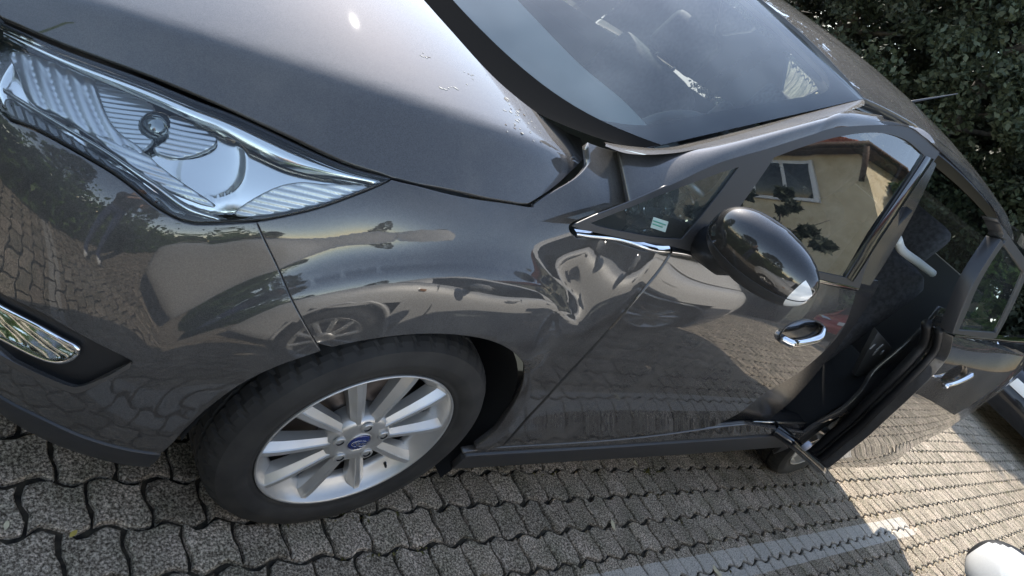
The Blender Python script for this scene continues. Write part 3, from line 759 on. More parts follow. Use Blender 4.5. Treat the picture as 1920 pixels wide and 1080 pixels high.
# chrome waist strips
def chrome_strip(name, S, top, bot, parent, off=.004):
    a_ = S.P(catmull(S.inv(top), 5), off*.3); b_ = S.P(catmull(S.inv(bot), 5), off*.3)
    return strip(name, a_, b_, parent, CHROME, 6, off*1.6, (0, -1, .25))
chrome_strip('chrome_strip', SIDE, [(1076, 429), (1120, 434), (1180, 445), (1254, 461)], [(1079, 443), (1120, 450), (1180, 460), (1250, 475)], fender)
chrome_strip('chrome_strip', SIDE, [(1258, 462), (1380, 486), (1500, 510), (1609, 533)], [(1255, 476), (1380, 500), (1500, 524), (1606, 546)], door)

# ---- handle on the front door
cupm = panel('handle_recess', SIDE, catmull(cup, 5, True), door, BLKG, off=-.012, step=.012, rim=0, gap=-.004)
ringp = SIDE.P(catmull(cup, 6, True), .001); obj('handle_ring', tube(ringp, .0024, 6, True), door, PAINT)
hp = SIDE.inv([(1462, 632), (1482, 634), (1512, 629), (1541, 616)]); hc = SIDE.P(catmull(hp, 6), .022); hc[0] = SIDE.P(hp[:1], .004)[0]; hc[-1] = SIDE.P(hp[-1:], .004)[0]
obj('door_handle', tube(catmull(hc[::3], 4), .0135, 12), door, CHROME)

# ---- door mirror
def mirror_blob(c, ax, n=40, m_=24, ex=.75):
    """housing: rounded front, flat back; ax: columns of half axes (forward, outward, up)"""
    V = []; F = []
    for i in range(m_+1):
        th = math.pi*i/m_
        for j in range(n):
            ph = 2*math.pi*j/n
            a = math.sin(th)*math.cos(ph); b = math.cos(th); c_ = math.sin(th)*math.sin(ph)
            f = lambda t, e: math.copysign(abs(t)**e, t)
            a, b, c_ = f(a, .9), f(b, ex), f(c_, .82)
            if a < 0: a *= .25                     # flat glass side
            tap = 1-.16*max(b, 0)-.05*max(-b, 0)
            V.append(c+ax[0]*a*(1-.25*max(b, 0))+ax[1]*b+ax[2]*c_*tap)
    for i in range(m_):
        for j in range(n): F.append((i*n+j, i*n+(j+1) % n, (i+1)*n+(j+1) % n, (i+1)*n+j))
    return np.array(V), F
mir = empty('door_mirror', (0, 0, 0), van); vpart(mir)
mc = at(1432, 482, y=-.10); print('mirror centre', mc.round(3))
ax = [np.array([-.085, -.012, .0]), np.array([.040, -.118, .004]), np.array([0, .0, .074])]
NM, MM = 72, 48
Vm, Fm = mirror_blob(mc, ax, NM, MM)
ii = np.arange(len(Fm))//NM; jj = np.arange(len(Fm)) % NM
cent = np.array([Vm[list(f)].mean(0) for f in Fm])
ind = (ii >= 2) & (ii < 11) & ((jj >= NM-17) | (jj < 6)); sel = (jj < NM//2+1) | (jj >= NM-6)
def submesh(name, V, F, keep, m, parent):
    F2 = [f for f, k in zip(F, keep) if k]; us = sorted({i for f in F2 for i in f}); mp = {i: k for k, i in enumerate(us)}
    return obj(name, mesh(name, V[us], [tuple(mp[i] for i in f) for f in F2]), parent, m)
submesh('mirror_cap', Vm, Fm, sel & ~ind, MIRP, mir); submesh('mirror_shell', Vm, Fm, ~sel & ~ind, BLKS, mir); submesh('indicator_lens', Vm, Fm, ind, AMBER, mir)
for j_ in (NM//2+1, NM-6): obj('mirror_seam', tube(np.array([Vm[i*NM+j_] for i in range(3, MM-2)]), .0014, 5), mir, SEAL)
arm0 = GS.P(GS.inv([(1325, 450)]))[0]; obj('mirror_arm', tube([arm0+[0, .02, -.01], (arm0*.5+mc*.5)+[0, 0, -.035], mc+[.0, .03, -.03]], [.045, .036, .04], 14), mir, BLKS)
bpy.context.view_layer.update()

# ------------------------------------------------------------------ wheels
def spoke_mesh(n_len=10):
    V = []; F = []; prof = [(-1, .045), (-.92, .017), (-.34, .002), (-.26, -.001), (.26, -.001), (.34, .002), (.92, .017), (1, .045)]
    k = len(prof)
    for i in range(n_len+1):
        t = i/n_len; r = .040+(.2125-.040)*t; hw = .0150+.0078*t; y = .003-.004*t+.006*t**6
        for (a, b) in prof:
            d = b*(1 if b < .01 else (.55+.45*t))
            V.append((r, y+d, hw*a))
    for i in range(n_len):
        for j in range(k-1): F.append((i*k+j, i*k+j+1, (i+1)*k+j+1, (i+1)*k+j))
    me = mesh('spoke', V, F, smooth=False); me.materials.append(ALLOY); return me
SPOKE = spoke_mesh()
tyre_prof = [(.214, .014), (.220, .001), (.2245, -.0035), (.230, -.006), (.2335, -.0055), (.236, -.0085), (.262, -.0155), (.266, -.0150), (.285, -.012), (.294, -.0065), (.296, -.0062), (.302, .0015), (.3085, .010), (.3130, .020), (.3160, .034), (.3172, .047), (.3100, .048), (.3100, .056), (.3178, .057), (.3180, .083), (.311, .084), (.311, .092), (.3182, .093), (.3182, .120), (.311, .121), (.311, .129), (.3178, .130), (.3165, .172), (.311, .19), (.29, .21), (.25, .22), (.214, .205)]
NT = 288
def tread(i, j, r, a):
    if 11 <= i <= 15:
        g = ((j+i*.5) % 6) < 1.3
        if g: r -= [.001, .0025, .0035, .004, .004][i-11]
    if 18 <= i <= 27 and i not in (20, 21, 24, 25):
        if ((j+i*.4) % 6) < .9: r -= .004
    return r, a
TYRE = lathe(tyre_prof, NT, 'y', tread)
TYRE.polygons.foreach_set('use_smooth', [(k % (len(tyre_prof)-1)) < 10 for k in range(len(TYRE.polygons))])
for v in TYRE.vertices:
    if v.co.z < -.3105: v.co.z = -.3105+(v.co.z+.3105)*.05
RIMB = lathe([(.2175, .006), (.2208, -.001), (.2206, -.0052), (.2180, -.0062), (.2150, -.0035), (.2128, .004), (.206, .014), (.196, .026), (.188, .033), (.184, .038), (.183, .05)], 128)
BARREL = lathe([(.183, .05), (.186, .12), (.195, .19)], 64)
BACKP = lathe([(.06, .105), (.185, .112)], 48)
HUB = lathe([(.0005, .004), (.026, .004), (.030, -.001), (.040, -.003), (.062, .000), (.072, .006), (.076, .02), (.076, .05)], 64)
DISCM = lathe([(.03, .05), (.07, .05), (.075, .075), (.145, .075), (.146, .098), (.06, .098)], 64)
CAPM = lathe([(.0003, -.0052), (.018, -.0048), (.0245, -.0030), (.0262, .001), (.0262, .006)], 48)
RINGM = lathe([(.0262, -.0005), (.0272, -.0030), (.0288, -.0028), (.0296, .002)], 48)
BOLTM = lathe([(.0003, -.002), (.0065, -.002), (.0078, -.0005), (.008, .012)], 6)
for p in BOLTM.polygons: p.use_smooth = False
POCK = lathe([(.0085, -.0042), (.0125, -.0044), (.0140, -.0030), (.0142, .003)], 24)
POCKD = lathe([(.0003, .004), (.0110, .004), (.0120, -.003)], 24)
def text_mesh(txt, size, depth=.0004, shear=0.0):
    c = bpy.data.curves.new('lettering', 'FONT'); c.body = txt; c.size = size; c.extrude = depth; c.align_x = 'CENTER'; c.align_y = 'CENTER'; c.shear = shear
    o = bpy.data.objects.new('t', c); COL.objects.link(o); bpy.context.view_layer.update()
    me = bpy.data.meshes.new_from_object(o.evaluated_get(bpy.context.evaluated_depsgraph_get())); bpy.data.objects.remove(o); bpy.data.curves.remove(c); return me
LET = text_mesh('Ford', .0185, .0003, .3)
OVALM = tube([(.0205*math.cos(t), -.0055, .0105*math.sin(t)) for t in np.linspace(0, 2*math.pi, 40)[:-1]], .0007, 6, True)
SILV = mat('emblem_silver', (.7, .7, .72), .25, .9)
aa = at(670, 912, y=.045); ph0 = math.atan2(aa[2]-.312, aa[0])
def make_wheel(x, y, parent, phase=0., flip=False, detail=True):
    wh = empty('wheel', (x, y, .312), parent)
    if parent is van: wh.matrix_parent_inverse = Matrix.Translation(-VLOC)
    if flip: wh.scale = (1, -1, 1)
    obj('tyre', TYRE, wh, RUBBER); obj('rim', RIMB, wh, ALLOY); obj('rim_barrel', BARREL, wh, BRAKE); obj('back_plate', BACKP, wh, LINER); obj('hub', HUB, wh, ALLOY)
    for k in range(10):
        o = obj('spoke', SPOKE, wh); o.rotation_euler = (0, -(phase+k*math.pi/5), 0)
    obj('brake_disc', DISCM, wh, DISC)
    if detail:
        c = obj('brake_caliper', bevel_box(.08, .07, .16, .015), wh, BRAKE); c.location = (.115, .085, .03)
        for k in range(5):
            a_ = phase+math.pi/10+k*2*math.pi/5; p_ = (.054*math.cos(a_), 0, .054*math.sin(a_))
            for nm, me, m_ in (('bolt_recess', POCKD, BRAKE), ('bolt_ring', POCK, ALLOY), ('wheel_bolt', BOLTM, ALLOY)):
                o = obj(nm, me, wh, m_); o.location = (p_[0], -.0035, p_[2])
        obj('cap', CAPM, wh, BLUE); obj('cap_ring', RINGM, wh, ALLOY)
        o = obj('cap_oval', OVALM, wh, SILV); o = obj('cap_lettering', LET, wh, SILV); o.location = (0, -.0055, 0); o.rotation_euler = (rad(90), 0, 0)
        for nn in (0,):
            o = obj('valve', tube([(.196, .028, .03), (.185, .010, .028)], [.004, .003], 8), wh, BLK)
            o.rotation_euler = (0, -(phase+.25), 0)
    return wh
make_wheel(0, .045, van, ph0); make_wheel(2.788, .045, van, ph0+.2)
make_wheel(0, 2*YC-.045, van, .1, True, False); make_wheel(2.788, 2*YC-.045, van, .5, True, False)
for x in (0, 2.788):
    V = []; n = 40
    G = np.array([[(x+.385*math.cos(t), yy, .312+.385*math.sin(t)) for t in np.linspace(-.42, math.pi-.02, n)] for yy in (.045, .10, .40)])
    obj('wheel_liner', grid_mesh(G), van, LINER)
    box('liner_wall', (x, .42, .35), (.8, .02, .72), LINER, van, .004)
# under-body
box('floor_pan', (1.4, YC, .27), (4.1, 1.1, .14), DARKV, van, .02)
box('floor_pan', (1.40, YC, .30), (1.95, 1.62, .12), DARKV, van, .02)

# ------------------------------------------------------------------ headlight
hl = empty('headlight', (0, 0, 0), van); vpart(hl)
hl_top = [(0, 41), (119, 93), (279, 152), (398, 200), (517, 252), (637, 308), (731, 336)]
hl_bot = [(731, 336), (677, 359), (597, 388), (520, 406), (478, 412), (398, 416), (350, 413), (299, 389), (239, 341), (179, 301), (80, 246), (0, 214)]
t_uv, b2_uv = catmull(SIDE.inv(hl_top), 5), catmull(SIDE.inv(hl_bot), 5)
hl_uv = np.vstack([t_uv[:-1], b2_uv, [b2_uv[-1]+[-.10, -.015]], [t_uv[0]+[-.10, -.03]]])
panel('lens', SIDE, hl_uv, hl, LENS, step=.015, rim=.02, gap=.001)
mid = hl_uv.mean(0)
def bowls(q):
    d = np.zeros(len(q))
    for (u, v, r1, dep) in ((250, 205, .075, .030), (395, 300, .060, .010), (110, 130, .085, .02)):
        c = SIDE.inv([(u, v)])[0]; rr = np.hypot(q[:, 0]-c[0], (q[:, 1]-c[1])*1.3)/r1; d -= dep*np.sqrt(np.clip(1-rr*rr, 0, 1))
    return d
hin = inset(resample(hl_uv, .012), .004)
panel('housing', SIDE, hin, hl, CHROMED, off=-.030, step=.007, rim=.05, offfn=lambda q: bowls(q)+.0008*np.sin(q[:, 1]*900))
GREYL = mat('lamp_ribbed_grey', (.62, .63, .62), .28, .85)
def ribbed(name, pts, off, pitch, amp, dirpx=(1, 0), m=GREYL, step=.0035):
    """fluted lamp insert; flutes run along the given picture direction, pitch in metres"""
    uv = catmull(SIDE.inv(pts), 5, True); c0 = np.mean(pts, axis=0); q = SIDE.inv([c0, c0+np.array(dirpx)*6/np.hypot(*dirpx)]); t_ = q[1]-q[0]; t_ /= np.linalg.norm(t_); nn = np.array([-t_[1], t_[0]])
    return panel(name, SIDE, uv, hl, m, off=off, step=min(step, pitch/5), rim=.008, gap=0, offfn=lambda q: amp*np.abs(np.sin((q @ nn)*math.pi/pitch)))
ribbed('ribbed_reflector', [(10, 78), (90, 98), (160, 124), (175, 165), (205, 225), (262, 272), (215, 268), (110, 205), (45, 175), (22, 120)], -.022, .014, .0030, (75, 200))
ribbed('projector_bowl', [(172, 124), (240, 150), (280, 178), (287, 225), (262, 262), (225, 250), (196, 215), (180, 170)], -.030, .0065, .0016, (100, 12), mat('lamp_frosted', (.62, .64, .63), .22, .7))
ribbed('fluted_reflector', [(318, 200), (372, 224), (404, 246), (385, 268), (330, 284), (285, 268), (312, 245)], -.024, .0065, .0018, (100, 20))
ribbed('fluted_reflector', [(170, 238), (262, 276), (290, 300), (400, 385), (330, 362), (240, 300)], -.020, .0075, .0016, (100, 35))
ribbed('turn_lamp', [(441, 402), (468, 378), (515, 352), (560, 341), (610, 345), (690, 351), (640, 372), (560, 392), (480, 405)], -.012, .0085, .0022, (100, 24), mat('lamp_white_ribbed', (.85, .85, .83), .25, .4))
pd = lathe([(.0005, -.018), (.010, -.0165), (.019, -.011), (.025, -.003), (.027, .006), (.030, .008), (.031, .02)], 40); pl_ = obj('projector_lens', pd, hl, mat('projector_glass', (.30, .32, .31), .05, .9))  # added dome, stands in for a dark round reflection inside the lamp
qn = SIDE.inv([(287, 214)]); pn = SIDE.N(qn)[0]; pl_.rotation_euler = Vector(-pn).to_track_quat('Y', 'Z').to_euler(); pl_.location = SIDE.P(qn, -.032)[0]
# bright bezel under the upper edge, ridge above the lower strip
def hstrip(name, a, b, off, m, bulge=.003, parent=None): return strip(name, px_line(SIDE, a, off), px_line(SIDE, b, off), parent or hl, m, 5, bulge, (-.4, -.7, .6))
hstrip('upper_bezel', [(2, 43), (119, 95), (279, 154), (398, 202), (517, 254), (637, 309), (724, 335)], [(2, 62), (119, 118), (279, 184), (398, 236), (480, 280), (560, 318), (690, 346)], -.010, CHROMED, .008)
hstrip('lower_bezel', [(2, 160), (60, 196), (120, 232), (200, 280), (290, 340), (360, 388), (425, 412)], [(2, 170), (60, 206), (120, 242), (198, 290), (280, 350), (340, 396), (395, 414)], -.006, CHROMED, .006)
DRL = mat('lamp_dark_ribbed', (.16, .16, .155), .2, .8)
ribbed('running_light', [(6, 178), (60, 212), (120, 248), (196, 298), (276, 356), (345, 404), (305, 388), (245, 338), (180, 296), (80, 240), (8, 208)], -.012, .010, .0022, (30, 60), DRL)
# black gap seal round the lamp
obj('lamp_seal', tube(SIDE.P(np.vstack([t_uv, b2_uv[1:]]), -.004), .0026, 6), hl, SEAL)

# the other headlight, mirrored
hr_ = empty('headlight', (0, 0, 0), van); vpart(hr_)
bpy.context.view_layer.update()
for ch in [c for c in hl.children]:
    me = ch.data.copy(); me.transform(ch.matrix_world); me.transform(Matrix(((1, 0, 0, 0), (0, -1, 0, 2*YC), (0, 0, 1, 0), (0, 0, 0, 1)))); me.flip_normals()
    o = obj(ch.name.split('.')[0], me, hr_); 
# grille between the lamps
sh_ = float(b2_uv[-1][0]-.10); ga = SIDE.P(np.stack([np.linspace(.02, sh_, 24), np.linspace(.705, b2_uv[-1][1]-.015, 24)], 1), -.012)
gb_uv = np.vstack([[[-.86, YC-.001]], [[-.858, .8]], [[-.845, .66]], HOOD.inv([(0, 33)])]); gb = HOOD.P(catmull(gb_uv, 7), -.012)
gr_ = strip('grille', np.vstack([ga, (ga*[1, -1, 1]+[0, 2*YC, 0])[::-1]][::1] if False else [ga]), np.vstack([gb]), van, BLK, 4)
strip('grille', ga*[1, -1, 1]+[0, 2*YC, 0], gb*[1, -1, 1]+[0, 2*YC, 0], van, BLK, 4)
for k in (.3, .6):
    n_ = min(len(ga), len(gb)); A2 = ga[np.linspace(0, len(ga)-1, 16).astype(int)]; B2 = gb[np.linspace(0, len(gb)-1, 16).astype(int)]; bar = A2+(B2-A2)*k+[-.012, 0, 0]
    obj('grille_bar', tube(np.vstack([bar[::-1], (bar*[1, -1, 1]+[0, 2*YC, 0])[1:]]), .009, 8), gr_, CHROME)

# ------------------------------------------------------------------ sliding door, opening and cabin
DX, DY = .62, -.14
slide_fn = lambda s, z: side_fn(s, z, False)+np.array([DX, DY, 0])
SLIDE = Surf(slide_fn, float(s_of_x(1.2)), float(s_of_x(3.45)), .20, 1.18, 240, 120)
sgs_fn = lambda x, z: gs_fn(x-DX, z)+np.array([0, DY, 0])
SGS = Surf(sgs_fn, 1.6, 3.6, 1.0, 1.58, 160, 80)
sl_front = [(1787, 630), (1784, 650), (1775, 673), (1752, 701), (1710, 742), (1660, 788), (1618, 826), (1571, 864), (1541, 884)]
fe = catmull(SLIDE.inv(sl_front), 4); print('slide front closed x', fe[0], fe[-1], s_of_x(1.5))
zb0 = fe[-1][1]
sl_uv = np.vstack([fe, catmull(SLIDE.inv([(1571, 876), (1610, 877), (1655, 878)]), 4), catmull(SLIDE.inv([(1672, 870), (1690, 857), (1716, 836), (1774, 806), (1830, 780), (1868, 755)]), 4), [uvx(3.30, .93)], [uvx(3.30, 1.15)], [uvx(2.8, 1.148)], [uvx(2.2, 1.13)]])
cup2 = SLIDE.inv([(1763, 714), (1772, 700), (1786, 690), (1800, 684), (1813, 688), (1812, 702), (1798, 716), (1778, 718)])
sdoor = panel('sliding_door', SLIDE, sl_uv, van, PAINT, step=.02, rim=.085, holes=[catmull(cup2, 4, True)])
# black seal along the front edge
fr3 = SLIDE.P(fe, -.05); obj('door_seal', tube(fr3+[-.012, .0, 0], .016, 8), sdoor, SEAL)
fr4 = SLIDE.P(fe, -.095); obj('inner_seal', tube(fr4+[-.02, .0, 0], .02, 8), sdoor, SEAL)
panel('handle_recess', SLIDE, catmull(cup2, 4, True), sdoor, BLKG, off=-.012, step=.015, rim=0, gap=-.004)
hq = SLIDE.inv([(1762, 716), (1778, 712), (1798, 704), (1812, 696)]); hc = SLIDE.P(catmull(hq, 6), .024); obj('door_handle', tube(hc, .0125, 12), sdoor, CHROME)
chrome_strip('chrome_strip', SLIDE, [(1788, 621), (1830, 624), (1880, 629), (1925, 634)], [(1787, 632), (1830, 636), (1880, 641), (1925, 646)], sdoor)
inner = inset(resample(sl_uv, .03), .03)
panel('inner_panel', SLIDE, inner, sdoor, CABIN, off=-.09, step=.05, rim=0)
# its window and frame
swf = np.vstack([catmull(SGS.inv([(1786, 626), (1800, 590), (1822, 538), (1850, 490), (1893, 424)]), 4)[:-1], [[2.55, 1.50]], [[3.28, 1.47]], [[3.36, 1.16]]])
swg = np.vstack([catmull(SGS.inv([(1797, 620), (1812, 588), (1832, 540), (1860, 490), (1897, 436)]), 4)[:-1], [[2.60, 1.465]], [[3.22, 1.435]], [[3.30, 1.185]]])
panel('window_frame', SGS, swf, sdoor, BLKS, step=.04, holes=[swg], rim=.05)
panel('window_glass', SGS, inset(resample(swg, .03), -.006), sdoor, GLASS_S, off=-.006, step=.05, rim=0, gap=0)
# body structure round the opening
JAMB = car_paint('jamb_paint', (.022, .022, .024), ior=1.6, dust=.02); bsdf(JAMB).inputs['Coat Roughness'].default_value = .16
bp_uv = np.vstack([catmull(SIDE.inv([(1606, 540), (1599, 571), (1571, 631), (1502, 696), (1433, 738), (1396, 765)]), 4)+[-.03, 0], [uvx(1.60, .405)], [uvx(1.98, .40)], [uvx(1.92, .62)], [uvx(1.86, .9)], [uvx(1.82, 1.12)]])
pillar = panel('b_pillar', SIDE, bp_uv, van, JAMB, off=-.040, step=.03, rim=.05)
gp_uv = np.array([[1.33, 1.08], [1.60, 1.10], [1.66, 1.52], [1.50, 1.52]]); panel('pillar_upper', GS, gp_uv, pillar, JAMB, off=-.03, step=.05, rim=.04)
step_g = np.array([[(x, y, z) for x in np.linspace(1.62, 2.45, 12)] for y, z in ((.050, .350), (.06, .385), (.12, .385), (.16, .36), (.22, .36), (.26, .34))])
obj('entry_sill', grid_mesh(step_g), van, JAMB)
obj('entry_trim', tube([(1.85, .062, .390), (2.4, .062, .390)], .005, 8), van, mat('sill_trim_steel', (.5, .48, .42), .25, .9))
# lower roller arm of the sliding door
arm = catmull([at(1448, 800, y=.05), at(1478, 822, y=-.01), at(1508, 848, y=-.05), at(1536, 874, y=-.09)], 6)
obj('roller_arm', tube(arm, .042, 12, flat=.6), sdoor, BLKG); 
rl = obj('roller', lathe([(.0005, -.012), (.018, -.012), (.022, -.006), (.022, .008)], 24), sdoor, mat('roller_grey', (.45, .47, .55), .3)); rl.location = at(1512, 836, y=-.075)
rc3 = [(2.30, .3, 1.40), (2.5, .3, 1.4)]
# label on the pillar
gq = [(1602, 704), (1646, 622), (1672, 652), (1625, 714)]; g3 = [at(u, v, y=.12) for u, v in gq]
lab = obj('pillar_cover', mesh('pillar_cover', g3+[q+np.array([.02, .03, 0]) for q in g3], [(0, 1, 2, 3), (4, 7, 6, 5), (0, 4, 5, 1), (1, 5, 6, 2), (2, 6, 7, 3), (3, 7, 4, 0)], smooth=False), van, mat('pillar_cover_grey', (.16, .16, .16), .6))
WLAB = mat('label_white', (.7, .7, .7), .6)
for (u, v) in ((1636, 650), (1645, 656), (1654, 661), (1640, 662), (1651, 650)):
    c3 = at(u, v, y=.117); o_ = obj('label_mark', bevel_box(.030, .004, .012, .001), lab, WLAB); o_.location = c3; o_.rotation_euler = (0, rad(20+u % 7*12), 0)
# pale grab handle and belt inside
obj('grab_handle', tube(catmull([at(1682, 447, y=.22), at(1692, 470, y=.22), at(1722, 492, y=.22), at(1748, 512, y=.22)], 5), .017, 10), van, mat('pale_plastic', (.62, .62, .58), .45))
obj('seat_belt', tube(catmull([(1.56, .17, 1.35), (1.57, .15, 1.0), (1.58, .14, .6)], 5), .024, 8, flat=.12), van, BLK)

# cabin: dashboard, wheel, seats, trims
dash = []
for a_ in np.linspace(.04, .96, 40):
    p0 = WS.P(np.array([[a_, .10]]), -.03)[0]; c_ = abs(2*a_-1)
    row = [p0+[-.06, 0, -.01], p0, p0+[.22-.10*c_**3, 0, .0], p0+[.42-.22*c_**3, 0, .015+.02*math.exp(-((p0[1]-.52)/.18)**2)], p0+[.47-.24*c_**3, 0, -.03], p0+[.45-.24*c_**3, 0, -.25], p0+[.40-.2*c_**3, 0, -.5]]
    dash.append(catmull(row, 4))
DASH = mat('dashboard_plastic', (.40, .42, .40), .7); bump(DASH, 350, .2)
obj('dashboard', grid_mesh(np.array(dash), True), van, DASH)
def steering():
    st = empty('steering_wheel', (.93, .55, 1.02), van); vpart(st); st.rotation_euler = (0, rad(-62), 0)
    obj('rim', tube([(.185*math.cos(t), .185*math.sin(t), 0) for t in np.linspace(0, 2*math.pi, 49)[:-1]], .015, 10, True), st, CABIN)
    h = obj('hub', bevel_box(.13, .15, .06, .025), st, CABIN); h.location = (0, 0, -.02)
    for a_ in (0, math.pi, -math.pi/2, math.pi/2):
        if a_ == 0: continue
        o = obj('spoke', tube([(.05*math.cos(a_), .05*math.sin(a_), -.015), (.18*math.cos(a_), .18*math.sin(a_), 0)], .014, 8), st, mat('wheel_silver', (.5, .5, .5), .35, .7))
steering()
def seat(x, y, w_=.50):
    s_ = empty('seat', (x, y, .35), van); vpart(s_)
    o = obj('cushion', bevel_box(.52, w_, .18, .06, 3), s_, SEATF); o.location = (0, 0, .12); o.rotation_euler = (0, rad(-8), 0)
    o = obj('backrest', bevel_box(.16, w_*.98, .66, .06, 3), s_, SEATF); o.location = (.31, 0, .50); o.rotation_euler = (0, rad(18), 0)
    o = obj('headrest', bevel_box(.10, w_*.55, .19, .045, 3), s_, SEATF); o.location = (.435, 0, .93); o.rotation_euler = (0, rad(14), 0)
    for dy in (-.06, .06): obj('headrest_post', tube([(.40, dy, .80), (.43, dy, .90)], .006, 8), s_, CHROME)
seat(1.12, .52); seat(1.12, 1.31); seat(2.12, .42, .44); seat(2.12, .914, .44); seat(2.12, 1.40, .44)
G = np.array([[(x, y, float(roof_fn(np.array([x]), np.array([y]))[0][2])-.035) for x in np.linspace(1.13, 3.3, 20)] for y in np.linspace(.34, 2*YC-.34, 14)])
obj('headliner', grid_mesh(G), van, HEADL)
# door card and pillar trims, light
dc = np.array([[(x, .115+.25*max(z-1.02, 0), z) for x in np.linspace(.42, 1.5, 10)] for z in (.35, .7, .98, 1.03)])
obj('door_card', grid_mesh(dc), van, CABIN)
obj('door_card', grid_mesh(dc*[1, -1, 1]+[0, 2*YC, 0]), van, CABIN)
pt = strip('pillar_trim', E0[8:]+[.03, .035, -.02], E2[4:34]+[.05, .04, -.01] if len(E2) > 34 else E2+[.05, .04, 0], van, TRIMG, 4)
box('rear_bulkhead', (3.30, YC, .8), (.04, 1.5, .9), CABIN, van, .01)
box('cabin_floor', (1.8, YC, .40), (3.0, 1.45, .04), CABIN, van, .01)
# right side windows
for (x0, x1) in ((.45, 1.40), (1.55, 2.5), (2.6, 3.2)):
    xs_ = np.linspace(x0, x1, 8); G = np.array([gs_fn(xs_, belt(xs_)+t*(np.interp(xs_, [.3, .5, .9, 1.3, 3.3], [.05, .18, .36, .41, .36]))) for t in np.linspace(0, 1, 6)])*[1, -1, 1]+[0, 2*YC, 0]
    obj('side_window', grid_mesh(G), van, GLASS_S)
for x in (1.47, 2.55):
    G = np.array([gs_fn(np.array([x-.07, x+.07]), belt(np.array([x, x]))+t*.43) for t in np.linspace(0, 1, 6)])*[1, -1, 1]+[0, 2*YC, 0]; obj('right_pillar', grid_mesh(G), van, BLKS)
# rear window and left rear quarter window
xs_ = np.linspace(2.75, 3.28, 8); G = np.array([gs_fn(xs_, belt(xs_)+t*.36) for t in np.linspace(0, 1, 6)]); obj('side_window', grid_mesh(G), van, GLASS_S)
G = np.array([[(3.62-.25*t+.0*y, y, 1.10+.48*t) for y in np.linspace(.22+.1*t, 2*YC-.22-.1*t, 10)] for t in np.linspace(0, 1, 8)]); obj('rear_window', grid_mesh(G), van, GLASS_S)
for sgn in (0, 1):
    G = np.array([[(3.26+.02, .045, 1.15), (3.5, .1, 1.13), (3.62, .22, 1.10)], [(3.26, .15, 1.36), (3.38, .17, 1.36), (3.48, .26, 1.36)], [(3.26, .26, 1.56), (3.32, .27, 1.56), (3.37, .33, 1.58)]])
    if sgn: G = G*[1, -1, 1]+[0, 2*YC, 0]
    obj('d_pillar', grid_mesh(G), van, PAINT)

